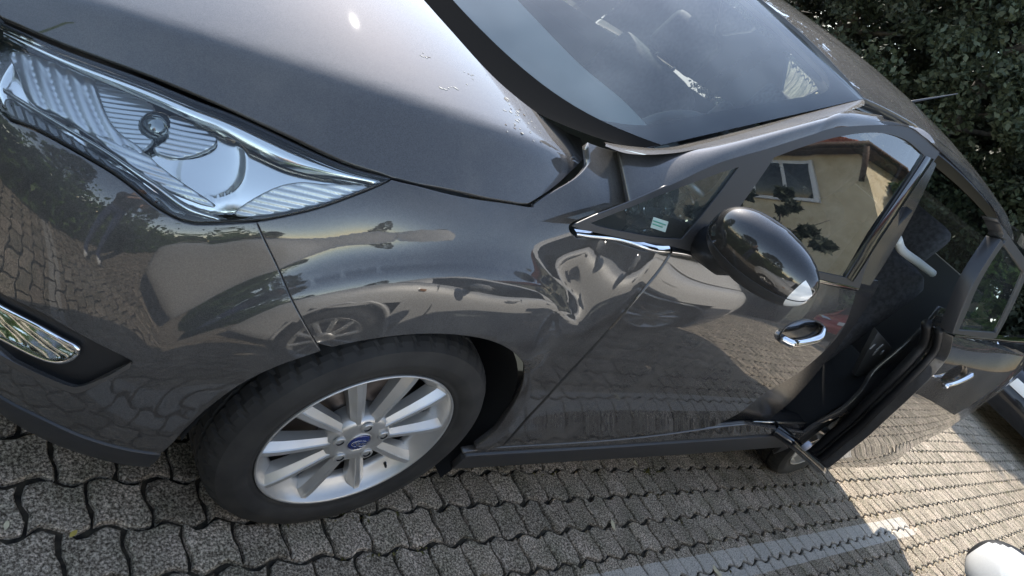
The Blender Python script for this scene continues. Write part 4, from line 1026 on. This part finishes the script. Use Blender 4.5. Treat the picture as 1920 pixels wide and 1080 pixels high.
# ================================================================== OTHER CARS
def lofted_car(name, label, loc, rotz, paint, L=4.15, hw=.89, cap=None):
    root = empty(name, loc); root.rotation_euler = (0, 0, rotz); tag(root, label, 'car')
    ax_f, ax_r = .84, L-.78
    xs_ = np.linspace(0, L, 90); t = xs_/L
    wid = hw*(1-.22*np.clip(1-xs_/.55, 0, 1)**2.2-.16*np.clip((xs_-(L-.45))/.45, 0, 1)**2.2)
    top = np.interp(xs_, [0, .12, .35, .9, 1.3, 2.2, 3.3, L-.25, L-.05, L], [.58, .70, .80, .93, .95, .97, 1.01, 1.03, .95, .70])
    bot = np.interp(xs_, [0, .3, L-.3, L], [.24, .18, .2, .30])
    xo = np.interp(xs_, [0, L], [0, 0])
    sec = [(.90, 0.0), (.955, .05), (.975, .18), (.985, .40), (1.0, .62), (.995, .76), (.975, .88), (.93, .96), (.84, .995), (.5, 1.015), (.0, 1.02)]
    half = np.array([[(x, w_*a, b0+(z1-b0)*h) for a, h in sec] for x, w_, z1, b0 in zip(xs_, wid, top, bot)])
    def arched(c): return min(math.hypot(c[0]-ax_f, c[2]-.31), math.hypot(c[0]-ax_r, c[2]-.31)) < .365 and abs(c[1]) > hw*.8
    full = np.concatenate([half, half[:, ::-1][:, 1:]*[1, -1, 1]], 1); nb = full.shape[1]; V = full.reshape(-1, 3); F = []
    for i in range(len(xs_)-1):
        for j in range(nb-1):
            q = (i*nb+j, (i+1)*nb+j, (i+1)*nb+j+1, i*nb+j+1); c = V[list(q)].mean(0)
            if not arched(c): F.append(q)
    F.append(tuple(range(nb))); F.append(tuple((len(xs_)-1)*nb+k for k in range(nb))[::-1])
    bm_ = mesh('body', V, F); body = obj('body', bm_, root, paint)
    # greenhouse
    zr = lambda x: np.interp(x, [.95, 1.25, 1.75, 2.1, 2.7, 3.3, L-.30, L-.08], [.94, 1.15, 1.42, 1.47, 1.47, 1.42, 1.28, 1.02])
    gx = np.linspace(.95, L-.08, 64); zb_ = np.interp(gx, xs_, top); wb = np.interp(gx, xs_, wid)
    gsec = lambda x, zb, wv, zr_: [(x, wv*.90, zb-.01), (x, wv*.86, zb+(zr_-zb)*.35), (x, wv*.80, zb+(zr_-zb)*.70), (x, wv*.73, zb+(zr_-zb)*.92), (x, wv*.60, zb+(zr_-zb)*.99), (x, wv*.3, zb+(zr_-zb)*1.01), (x, 0, zb+(zr_-zb)*1.015)]
    gh = np.array([gsec(x, a, b, max(float(zr(x)), a+.005)) for x, a, b in zip(gx, zb_, wb)])
    def part_(nm, i0, i1, j0, j1, m_, sgn=1, par=root, out=0.):
        g = gh[i0:i1+1, j0:j1+1]*[1, sgn, 1]
        return obj(nm, grid_mesh(g, sgn < 0), par, m_)
    ix = lambda x: int(np.argmin(abs(gx-x)))
    a, b, c, d, e = ix(1.62), ix(2.38), ix(2.50), ix(3.25), ix(L-.42)
    for sgn in (1, -1):
        part_('front_pillar', 0, ix(1.30), 0, 3, paint, sgn); part_('side_window', ix(1.30), b, 0, 2, GLASS_D, sgn); part_('window_rail', ix(1.30), e, 2, 3, paint, sgn)
        part_('middle_pillar', b, c, 0, 2, BLKG, sgn); part_('side_window', c, d, 0, 2, GLASS_D, sgn); part_('rear_pillar', d, len(gx)-1, 0, 3, paint, sgn)
    def top_(nm, i0, i1, m_):
        g = np.concatenate([gh[i0:i1+1, 3:], (gh[i0:i1+1, 3:]*[1, -1, 1])[:, ::-1][:, 1:]], 1); return obj(nm, grid_mesh(g), root, m_)
    top_('windscreen', 0, ix(1.78), GLASS_D); top_('roof', ix(1.78), e, paint); top_('rear_window', e, len(gx)-1, GLASS_D)
    for x in (ax_f, ax_r):
        for sgn in (1, -1):
            whl = make_wheel(x, sgn*(hw-.02), root, .3+x, sgn > 0, False); whl.location.z = .312
            obj('arch_lip', tube([(x+.36*math.cos(q), sgn*(hw*.985), .31+.36*math.sin(q)) for q in np.linspace(-.2, math.pi+.2, 30)], .018, 8), root, paint)
            obj('wheel_liner', grid_mesh(np.array([[(x+.36*math.cos(q), sgn*yy, .31+.36*math.sin(q)) for q in np.linspace(-.3, math.pi+.3, 24)] for yy in (hw*.97, hw*.55)])), root, LINER)
    for sgn in (1, -1):
        for x in (2.20, 3.08):
            obj('door_handle', tube([(x, sgn*(hw+.002), .86), (x+.03, sgn*(hw+.028), .865), (x+.14, sgn*(hw+.028), .868), (x+.17, sgn*(hw+.002), .87)], .012, 8), root, paint)
        for x in (1.36, 2.44, 3.30): obj('door_gap', tube([(x, sgn*(hw*.985+.0005), .32), (x+.02, sgn*(hw*1.0+.0005), .6), (x, sgn*(hw*.975), .91)], .004, 6), root, SEAL)
        obj('side_marker', bevel_box(.06, .012, .028, .004), root, mat('marker_amber', (.6, .25, .05), .2)).location = (1.22, sgn*(hw+.004), .80)
        obj('headlamp', mesh('headlamp', [(p[0]-.012, sgn*p[1], p[2]) for p in [(.03, .42, .66), (.06, .60, .68), (.22, .765, .74), (.42, .835, .81), (.20, .72, .79), (.08, .50, .735)]], [(0, 1, 2, 3, 4, 5)], smooth=False), root, CHROMED)
    obj('side_skirt', bevel_box(2.0, 2*hw*.94, .09, .02), root, BLK).location = (L*.5, 0, .2)
    obj('number_plate', bevel_box(.012, .52, .11, .003), root, mat('plate_white', (.75, .75, .74), .4)).location = (-.012, 0, .60)
    obj('plate_lettering', text_mesh('IF E 27', .10, .0006), root, mat('plate_black', (.01, .01, .01), .5)); root.children[-1].location = (-.0195, 0, .60); root.children[-1].rotation_euler = (rad(90), 0, rad(-90))
    return root, hw, ax_f
# silver car beside the viewer: right flank towards the van
sroot, shw, _ = lofted_car('silver_hatchback', 'silver hatchback parked beside the grey minivan, white mirror cap in the corner', (-1.02, -1.03-.89, 0), 0, SILVER)
def mirror_on(root, c_world, ax_, capm):
    e_ = empty('door_mirror', (0, 0, 0), root); e_.matrix_parent_inverse = (Matrix.Translation(root.location) @ root.rotation_euler.to_matrix().to_4x4()).inverted()
    V_, F_ = mirror_blob(np.array(c_world), ax_); ce = np.array([V_[list(f)].mean(0) for f in F_]); up_ = ce[:, 2] > c_world[2]-.045
    # the dark inner rim lies on the glass side
    back = (ce-c_world)[:, 0] > -.004
    submesh('mirror_cap', V_, F_, up_ & ~back, capm, e_); submesh('mirror_shell', V_, F_, ~up_ | back, BLK, e_)
    return e_
bpy.context.view_layer.update()
mcs = at(1925, 1134, z=.985); print('silver mirror', mcs.round(3))
me_ = mirror_on(sroot, mcs, [np.array([-.085, .015, 0]), np.array([.03, .118, 0]), np.array([0, 0, .070])], WHITEP)
obj('mirror_arm', tube([mcs+[0, -.06, -.03], (mcs[0]+.02, -1.06, .95)], [.035, .045], 10), me_, BLK)
broot, _, _ = lofted_car('black_car', 'black car facing the minivan across the lane, front number plate showing', (8.98, .30, 0), 0, BLACKP)
rroot, _, _ = lofted_car('red_car', 'red car parked beside the black car, mirrored in the sliding door', (8.9, -1.70, 0), 0, REDP)

# ================================================================== TREES, HEDGE
def leaf_mat(name, c1, c2):
    m = mat(name, c1, .55, spec=.3); n = nd(m, 'ShaderNodeNewGeometry'); r = nd(m, 'ShaderNodeValToRGB')
    r.color_ramp.elements[0].color = (*c1, 1); r.color_ramp.elements[1].color = (*c2, 1)
    lk(m, n.outputs['Random Per Island'], r.inputs[0]); lk(m, r.outputs[0], bsdf(m).inputs['Base Color'])
    t = nd(m, 'ShaderNodeBsdfTranslucent'); lk(m, r.outputs[0], t.inputs[0]); ms = nd(m, 'ShaderNodeMixShader'); ms.inputs[0].default_value = .05
    lk(m, bsdf(m).outputs[0], ms.inputs[1]); lk(m, t.outputs[0], ms.inputs[2]); lk(m, ms.outputs[0], m.node_tree.nodes['Material Output'].inputs['Surface']); return m
LEAF_D = leaf_mat('leaf_dark', (.026, .033, .021), (.056, .068, .042)); LEAF_G = leaf_mat('leaf_green', (.03, .06, .015), (.09, .15, .035)); LEAF_R = leaf_mat('leaf_mixed', (.026, .036, .020), (.060, .075, .042))
BARK = mat('bark', (.06, .05, .04), .9); noise_col(BARK, (.035, .03, .024), (.10, .085, .065), 14); bump(BARK, 30, .8, .02)
def leaves(n, sampler, size, seed, stretch=1.7):
    r = np.random.default_rng(seed); C = sampler(r, n)
    a = r.normal(size=(n, 3)); a /= np.linalg.norm(a, axis=1)[:, None]; b = r.normal(size=(n, 3)); b -= (b*a).sum(1)[:, None]*a; b /= np.linalg.norm(b, axis=1)[:, None]
    s = size*r.uniform(.6, 1.3, n)[:, None]; a = a*s*stretch*.5; b = b*s*.5
    V = np.stack([C-a, C+b-a*.1, C+a, C-b-a*.1], 1).reshape(-1, 3); F = np.arange(4*n).reshape(n, 4)
    me = bpy.data.meshes.new('leaves'); me.vertices.add(4*n); me.vertices.foreach_set('co', V.ravel()); me.loops.add(4*n); me.loops.foreach_set('vertex_index', F.ravel())
    me.polygons.add(n); me.polygons.foreach_set('loop_start', np.arange(n)*4); me.polygons.foreach_set('loop_total', np.full(n, 4)); me.update(); me.validate(); return me
def crown_sampler(h0, h1, rmax, nclump, shape='round'):
    def f(r, n):
        cz = r.uniform(0, 1, nclump); ang = r.uniform(0, 6.283, nclump)
        env = (np.sin(np.pi*np.clip(cz*.93+.05, 0, 1))**.55 if shape == 'round' else (1-cz)**.75+.12)
        rr = rmax*env*np.sqrt(r.uniform(.15, 1, nclump)); cc = np.stack([rr*np.cos(ang), rr*np.sin(ang), h0+(h1-h0)*cz], 1); cs = r.uniform(.22, .55, nclump)*rmax*.36
        k = r.integers(0, nclump, n); d = r.normal(size=(n, 3)); d /= np.linalg.norm(d, axis=1)[:, None]
        return cc[k]+d*(cs[k]*r.uniform(.35, 1, n)**.6)[:, None]*[1, 1, .8]
    return f
def trunk_mesh(h, r0, seed):
    r = random.Random(seed); V, F = [], []
    def add(me):
        b = len(V); V.extend([tuple(v.co) for v in me.vertices]); F.extend([tuple(i+b for i in p.vertices) for p in me.polygons]); bpy.data.meshes.remove(me)
    pts = [(r.uniform(-.1, .1)*k, r.uniform(-.1, .1)*k, h*k/5) for k in range(6)]; add(tube(catmull(pts, 3), np.linspace(r0, r0*.3, 16), 9))
    for k in range(9):
        a = r.uniform(0, 6.28); z = h*r.uniform(.25, .85); L = h*.28*r.uniform(.7, 1.2)
        add(tube(catmull([(0, 0, z), (L*.5*math.cos(a), L*.5*math.sin(a), z+L*.25), (L*math.cos(a), L*math.sin(a), z+L*.65)], 3), np.linspace(r0*.35, r0*.08, 7), 6))
    return mesh('trunk', V, F)
KINDS = []
for k, (h0, h1, rm, n, mt) in enumerate([(.3, 8.0, 2.2, 80000, LEAF_D), (.2, 7.0, 2.5, 80000, LEAF_R), (.4, 9.0, 2.1, 80000, LEAF_D)]):
    KINDS.append((leaves(n, crown_sampler(h0, h1, rm, 320), .062, 20+k), trunk_mesh(h1*.9, .16, k), mt))
def tree(name, label, x, y, k, s=1., rz=0., group=None, mt=None):
    e_ = empty(name, (x, y, 0)); e_.rotation_euler = (0, 0, rz); e_.scale = (s, s, s); tag(e_, label, 'tree', group)
    o = obj('crown', KINDS[k][0], e_, KINDS[k][2]); obj('trunk', KINDS[k][1], e_, BARK)
    if mt: o.material_slots[0].link = 'OBJECT'; o.material_slots[0].material = mt
    return e_
tl_ = [(15.2, 2.6, 0, 1.0, 'dark leafy tree behind the black car at the right edge'), (13.8, 5.2, 1, 1.1, 'broad dark tree right of the roof aerial'), (12.4, 7.4, 2, 1.05, 'dark evergreen tree beyond the aerial on the roof'),
       (10.6, 9.6, 1, .62, 'dark tree rising behind the front of the roof'), (8.4, 11.6, 0, .55, 'dark tree behind the windscreen top at the picture edge'), (16.8, 6.2, 2, 1.25, 'tall dark tree in the second row above the roof line'),
       (14.8, 10.2, 0, .8, 'tall evergreen in the second row left of the aerial'), (17.6, 3.4, 1, 1.2, 'tall tree in the second row at the far right'),
       (21.5, 6.5, 0, 1.5, 'tallest tree of the back row beyond the aerial'), (22.5, 2.2, 2, 1.4, 'back row tree behind the black car'), (19.5, 10.5, 1, 1.3, 'back row tree behind the front of the roof'),
       (16.5, -1.2, 2, 1.1, 'tree behind the red car, mirrored in the sliding door window'), (20.5, -1.9, 0, 1.3, 'far tree behind the red car and the house corner')]
for q, (x, y, k, s, lb) in enumerate(tl_): tree('evergreen_tree', lb, x, y, k, s, q*1.3, 'dark trees behind the car park')
KINDS.append((leaves(9000, crown_sampler(.4, 4.6, 1.3, 60), .13, 51), trunk_mesh(4.2, .08, 9), LEAF_G))
KINDS.append((leaves(2600, crown_sampler(1.9, 3.9, 1.25, 26), .15, 52), trunk_mesh(3.4, .07, 12), LEAF_D))
tree('garden_shrub', 'tall green shrub beside the sunlit house wall', 12.2, -2.4, 3, 1.12)
tree('garden_tree', 'small sparse tree in front of the shaded house wall', 7.4, -3.5, 4, .82)
for q, (x, y, s_) in enumerate([(-9, -13, .42), (-4.5, -14.5, .36), (0, -13.5, .40), (4.2, -14.5, .38), (7.4, -13.8, .36)]): tree('boundary_tree', ['green tree at the left end of the boundary behind the silver car', 'second boundary tree behind the silver car', 'middle boundary tree behind the silver car', 'fourth boundary tree behind the silver car', 'boundary tree nearest the cream house'][q], x, y, q % 3, s_, q*.9, 'boundary trees behind the silver car', LEAF_R)  # unseen trees, added to keep the bright horizon out of the van's reflections
# hedge in front of the parking bays
hs = lambda r, n: np.stack([r.uniform(-3.6, -2.05, n)+.0, r.uniform(-6, 5, n), np.abs(r.normal(0, .5, n))*.9+.02], 1)*[1, 1, 1]
tag(obj('hedge', leaves(26000, hs, .09, 71), None, LEAF_G), 'low green hedge in front of the parking bays', 'hedge')
for q, (x, y) in enumerate([(-6.5, -7.0), (-8.5, -1.5), (-5.5, 5.5)]): tree('broadleaf_tree', ['green tree ahead of the silver car', 'green tree straight ahead of the minivan', 'green tree ahead and to the right of the minivan'][q], x, y, 1, .75, q, 'trees ahead of the parking bays', LEAF_G)

# ================================================================== HOUSE (seen mirrored in the side window)
CREAM = mat('cream_render', (.62, .53, .36), .9); noise_col(CREAM, (.56, .47, .31), (.66, .57, .40), 3); TILE = mat('roof_tile', (.32, .09, .05), .8); noise_col(TILE, (.22, .06, .035), (.42, .13, .07), 9)
WFR = mat('window_white', (.72, .74, .76), .5); WOODB = mat('eave_brown', (.10, .06, .04), .7)
hx0, hx1, hy0, hy1, he = 10.6, 18.0, -12.0, -3.25, 5.3
house = empty('house', (hx0, hy1, 0)); tag(house, 'cream rendered house with red tiled roof mirrored in the side window', 'house')
hinv = Matrix.Translation(-Vector((hx0, hy1, 0)))
def hpart(o): o.matrix_parent_inverse = hinv; return o
hpart(obj('wall', mesh('wall', [(hx0, hy0, 0), (hx0, hy1, 0), (hx1, hy1, 0), (hx1, hy0, 0), (hx0, hy0, he), (hx0, hy1, he), (hx1, hy1, he), (hx1, hy0, he)], [(0, 1, 5, 4), (1, 2, 6, 5), (2, 3, 7, 6), (3, 0, 4, 7), (4, 5, 6, 7)], smooth=False), house, CREAM))
def roof_slope(p0, p1, p2, p3, nu, nv):
    """courses of half-round tiles between eave p0-p1 and ridge p3-p2"""
    p0, p1, p2, p3 = map(np.array, (p0, p1, p2, p3)); n = np.cross(p1-p0, p3-p0); n = n/np.linalg.norm(n); n *= np.sign(n[2]); G = []
    for j in range(nv*2+1):
        v = (j//2+(1 if j % 2 else 0))/nv if j else 0; v = min(v, 1); lift = .035 if j % 2 == 0 else 0
        G.append([(p0+(p1-p0)*u)*(1-v)+(p3+(p2-p3)*u)*v+n*(lift+.035*abs(math.sin(u*nu*math.pi))) for u in np.linspace(0, 1, nu*4+1)])
    return grid_mesh(np.array(G, float))
ov = .32; ex0, ex1, ey0, ey1 = hx0-ov, hx1+ov, hy0-ov, hy1+ov; rz_ = he+3.0; ry = (hy0+hy1)/2
A0, A1, A2, A3 = (ex0, ey0, he), (ex0, ey1, he), (ex1, ey1, he), (ex1, ey0, he); R0, R1 = (ex0+4.2, ry, rz_), (ex1-3.8, ry, rz_)
for nm, c4, nu in (('roof_slope', (A1, A2, R1, R0), 44), ('roof_slope', (A0, A1, R0, R0), 46), ('roof_slope', (A3, A0, R0, R1), 44), ('roof_slope', (A2, A3, R1, R1), 46)):
    hpart(obj(nm, roof_slope(*c4, nu, 16), house, TILE))
hpart(box('soffit', ((ex0+ex1)/2, (ey0+ey1)/2, he-.05), (ex1-ex0, ey1-ey0, .08), WOODB, house, .005))
hpart(obj('gutter', tube([(ex0-.05, ey0, he), (ex0-.05, ey1+.05, he), (ex1, ey1+.05, he)], .06, 8), house, WOODB))
hpart(obj('downpipe', tube([(ex0-.05, ey1, he-.05), (hx0-.08, hy1-.1, he-.75), (hx0-.08, hy1-.1, 0)], .05, 8), house, WOODB))
for (y, z) in ((-4.85, 4.5), (-8.4, 4.5), (-5.6, 1.3), (-8.8, 1.3)):
    wf = hpart(box('window', (hx0-.02, y, z), (.10, 1.35, 1.1), WFR, house, .01))
    for dy in (-.31, .31):
        p_ = box('pane', (-.055, dy, 0), (.02, .54, .92), GLASS_D, wf, .004)
for x in (12.6, 15.4):
    wf = hpart(box('window', (x, hy1+.02, 3.7), (1.2, .10, 1.3), WFR, house, .01)); box('pane', (0, .055, 0), (.95, .02, 1.05), GLASS_D, wf, .004)

# ================================================================== SMALL THINGS
# dried bird droppings on the hood
DROP = mat('dropping_white', (.50, .48, .43), .95, spec=.1); DIRT = mat('dropping_brown', (.16, .12, .09), .9)
def splat(u, v, rx, ry, ang, m, seed, name='dried_splash'):
    r = random.Random(seed); c = HOOD.inv([(u, v)])[0]; n = 22; V = []; ca, sa = math.cos(ang), math.sin(ang); ring_ = []
    for k in range(n):
        t = 2*math.pi*k/n; q = 1+r.uniform(-.35, .35); a_, b_ = rx*q*math.cos(t), ry*q*math.sin(t); ring_.append(c+[ca*a_-sa*b_, sa*a_+ca*b_])
    P = HOOD.P(np.array([c]+ring_), .0005); P0 = HOOD.P(np.array(ring_), .0001); V = np.vstack([P, P0])
    F = [(0, 1+k, 1+(k+1) % n) for k in range(n)]+[(1+k, 1+n+k, 1+n+(k+1) % n, 1+(k+1) % n) for k in range(n)]
    return obj(name, mesh(name, V, F), hood, m)
rs_ = random.Random(11); k = 0
for (u, v, spread, nn, big) in [(797, 104, 8, 5, .005), (835, 166, 10, 5, .007), (948, 184, 9, 6, .007), (962, 212, 14, 12, .007), (975, 240, 22, 14, .0045), (890, 148, 26, 8, .003), (1010, 250, 16, 6, .003)]:
    for q in range(nn):
        splat(u+rs_.gauss(0, spread*.6), v+rs_.gauss(0, spread*.45), big*rs_.uniform(.2, .8), big*rs_.uniform(.12, .35), rs_.uniform(-1, 0), DROP if rs_.random() < .75 else DIRT, k); k += 1
# small sticker in the quarter window
gq = GS.inv([(1222, 428), (1228, 408), (1256, 417), (1250, 437)]); st_ = panel('window_sticker', GS, gq, van, mat('sticker_pale_green', (.42, .52, .48), .7), off=-.004, step=.02, rim=0, gap=0)
ln_ = [(1227, 415, 1250, 423), (1226, 421, 1244, 427)]
for a0, b0, a1_, b1_ in ln_: obj('sticker_line', tube(GS.P(GS.inv([(a0, b0), ((a0+a1_)/2, (b0+b1_)/2), (a1_, b1_)]), -.003), .0012, 5), st_, mat('sticker_green', (.05, .30, .20), .6))
# crumpled clear bag on the dashboard behind the quarter window
bmx = bmesh.new(); bmesh.ops.create_icosphere(bmx, subdivisions=4, radius=.075); rr = random.Random(4)
from mathutils import noise as mnoise
for v in bmx.verts: v.co += v.co.normalized()*mnoise.noise(v.co*38)*.03
bme = bpy.data.meshes.new('bag'); bmx.to_mesh(bme); bmx.free()
bag = obj('plastic_bag', bme, None, glass('clear_plastic', (.92, .93, .93), .25, 1.4)); bag.location = at(1236, 395, y=.20); tag(bag, 'crumpled clear plastic bag lying behind the quarter window', 'bag')
# fallen leaves
LF = [mat('leaf_yellow', (.55, .42, .10), .6), mat('leaf_pale', (.62, .55, .36), .7), mat('leaf_brown', (.22, .12, .05), .7)]
def leaf_mesh(seed):
    r = random.Random(seed); n = 10; top = []; 
    for k in range(n+1):
        t = k/n; top.append((t-.5, .26*math.sin(math.pi*t)**.8*(1-.3*t), .06*math.sin(t*5+seed)))
    V = top+[(x, -y, z+.03) for x, y, z in top[1:-1]]; F = []
    m_ = n+1
    for k in range(n):
        a_ = k; b_ = k+1; c_ = m_+k if k < n-1 else n; d_ = m_+k-1 if k > 0 else 0
        F.append(tuple(dict.fromkeys((a_, b_, c_, d_))))
    return mesh('leaf', V, F)
LM = [leaf_mesh(k) for k in range(3)]
spots = [(1345, 1074, .055, 1, 'pale yellow leaf on the white parking line'), (1152, 733, 0, 0, '')]
def leaf_at(u, v, s, mi, label):
    o = bpy.data.objects.new('fallen_leaf', LM[mi % 3].copy()); COL.objects.link(o); o.data.materials.append(LF[mi]); p_ = at(u, v, z=.006); o.location = p_; o.scale = (s, s, s); o.rotation_euler = (0, 0, u*.37)
    tag(o, label, 'leaf', 'fallen leaves on the pavers')
leaf_at(1345, 1072, .06, 1, 'pale yellow leaf on the white parking line'); leaf_at(1192, 868, .03, 1, 'tiny pale leaf on the pavers beside the sill')
leaf_at(1150, 985, .045, 1, 'pale leaf scrap in the middle of the shaded pavers'); leaf_at(12, 985, .02, 1, 'tiny pale leaf at the left picture edge'); leaf_at(138, 1000, .022, 0, 'small straw coloured leaf left of the front tyre')
# moss and grit along the joints
moss_v, moss_f = [], []
r = np.random.default_rng(5)
MOSS = leaf_mat('moss', (.05, .055, .015), (.20, .17, .05))
def joint_pts(n, x0, x1, j0, j1):
    x = r.uniform(x0, x1, n); j = r.integers(j0, j1, n); yl = (j+.5)*PY_-.005+r.normal(0, .008, n); return np.stack([cr*x-sr*yl, sr*x+cr*yl], 1)
pts = np.vstack([joint_pts(5200, -.8, 3.0, -9, 3), joint_pts(5200, 2.8, 9.0, -12, 3)])
dens = np.array([mnoise.noise(Vector((a*2.2, b*2.2, 3.1))) for a, b in pts]); pts = pts[dens > .08]
def moss_sampler(rr_, n): return np.c_[pts[:n], rr_.uniform(-.006, .001, len(pts[:n]))]
tag(obj('moss', leaves(len(pts), moss_sampler, .008, 91, 1.4), ground, MOSS), kind='stuff')

# ================================================================== PERSON taking the picture (seen only as a reflection)
def person():
    J = {'pel': (-1.36, -.83, .98, .125, .115), 'wst': (-1.36, -.82, 1.12, .13, .11), 'chs': (-1.35, -.81, 1.34, .15, .12), 'nek': (-1.35, -.80, 1.50, .058, .058), 'hd0': (-1.33, -.795, 1.58, .075, .085), 'hd1': (-1.32, -.79, 1.69, .085, .095), 'hd2': (-1.325, -.79, 1.765, .05, .055),
         'hl': (-1.30, -.90, .92, .085, .085), 'kl': (-1.28, -.90, .50, .06, .06), 'al': (-1.31, -.90, .10, .042, .042), 'fl': (-1.17, -.88, .04, .038, .03),
         'hr': (-1.40, -.74, .92, .085, .085), 'kr': (-1.38, -.70, .50, .06, .06), 'ar': (-1.40, -.69, .10, .042, .042), 'fr': (-1.27, -.65, .04, .038, .03),
         'sl': (-1.29, -.97, 1.43, .06, .06), 'el': (-1.12, -.96, 1.24, .045, .045), 'wl': (-1.03, -.84, 1.36, .03, .03),
         'sr': (-1.41, -.65, 1.43, .06, .06), 'er': (-1.28, -.55, 1.22, .045, .045), 'wr': (-1.08, -.66, 1.36, .03, .03)}
    E_ = [('pel', 'wst'), ('wst', 'chs'), ('chs', 'nek'), ('nek', 'hd0'), ('hd0', 'hd1'), ('hd1', 'hd2'), ('pel', 'hl'), ('hl', 'kl'), ('kl', 'al'), ('al', 'fl'), ('pel', 'hr'), ('hr', 'kr'), ('kr', 'ar'), ('ar', 'fr'), ('chs', 'sl'), ('sl', 'el'), ('el', 'wl'), ('chs', 'sr'), ('sr', 'er'), ('er', 'wr')]
    hands = []
    for s_, wk in ((1, 'wl'), (-1, 'wr')):
        w0 = np.array(J[wk][:3]); pk = 'p'+wk; J[pk] = (*(w0+[.045, .02*s_, .015]), .032, .018); E_.append((wk, pk))
        for q in range(5):
            L = (.05, .072, .078, .072, .058)[q]; base = np.array(J[pk][:3])+[.012, s_*.010, (.028, .022, .008, -.008, -.022)[q]]
            k1, k2 = f'{wk}{q}a', f'{wk}{q}b'; d_ = np.array([.55, s_*.75, (.5, .12, 0, -.1, -.2)[q]]); d_ /= np.linalg.norm(d_)
            J[k1] = (*(base+d_*L*.5), .0092, .0092); J[k2] = (*(base+d_*L*.75+np.array([.0, s_*.012, 0])), .008, .008); E_ += [(pk, k1), (k1, k2)]
    J = {k: (a[0]-.38, a[1]-.10, *a[2:]) for k, a in J.items()}
    names = list(J); ix = {n: i for i, n in enumerate(names)}
    me = bpy.data.meshes.new('person'); me.from_pydata([J[n][:3] for n in names], [(ix[a], ix[b]) for a, b in E_], [])
    o = bpy.data.objects.new('person', me); COL.objects.link(o); o.modifiers.new('skin', 'SKIN'); sk = me.skin_vertices[0].data
    for n in names: sk[ix[n]].radius = J[n][3:]
    sk[ix['pel']].use_root = True; o.modifiers.new('sub', 'SUBSURF').levels = 2; o.modifiers['sub'].render_levels = 2
    bpy.context.view_layer.update(); m2 = bpy.data.meshes.new_from_object(o.evaluated_get(bpy.context.evaluated_depsgraph_get())); o.modifiers.clear(); o.data = m2
    for c in (mat('jeans', (.035, .05, .10), .9), mat('dark_shirt', (.03, .03, .035), .9), mat('skin', (.42, .26, .19), .55), mat('white_shoe', (.72, .70, .66), .6), mat('hair', (.03, .02, .015), .6)): m2.materials.append(c)
    for p_ in m2.polygons:
        x, y, z = p_.center; p_.use_smooth = True
        p_.material_index = 3 if z < .085 else 0 if z < 1.03 else 1
        if z > 1.505: p_.material_index = 4 if (z > 1.70 or x < -1.725) else 2
        elif x > -1.55 and z > 1.1: p_.material_index = 2
    tag(o, 'person in dark shirt, jeans and white shoes mirrored in the bumper', 'person')
person()
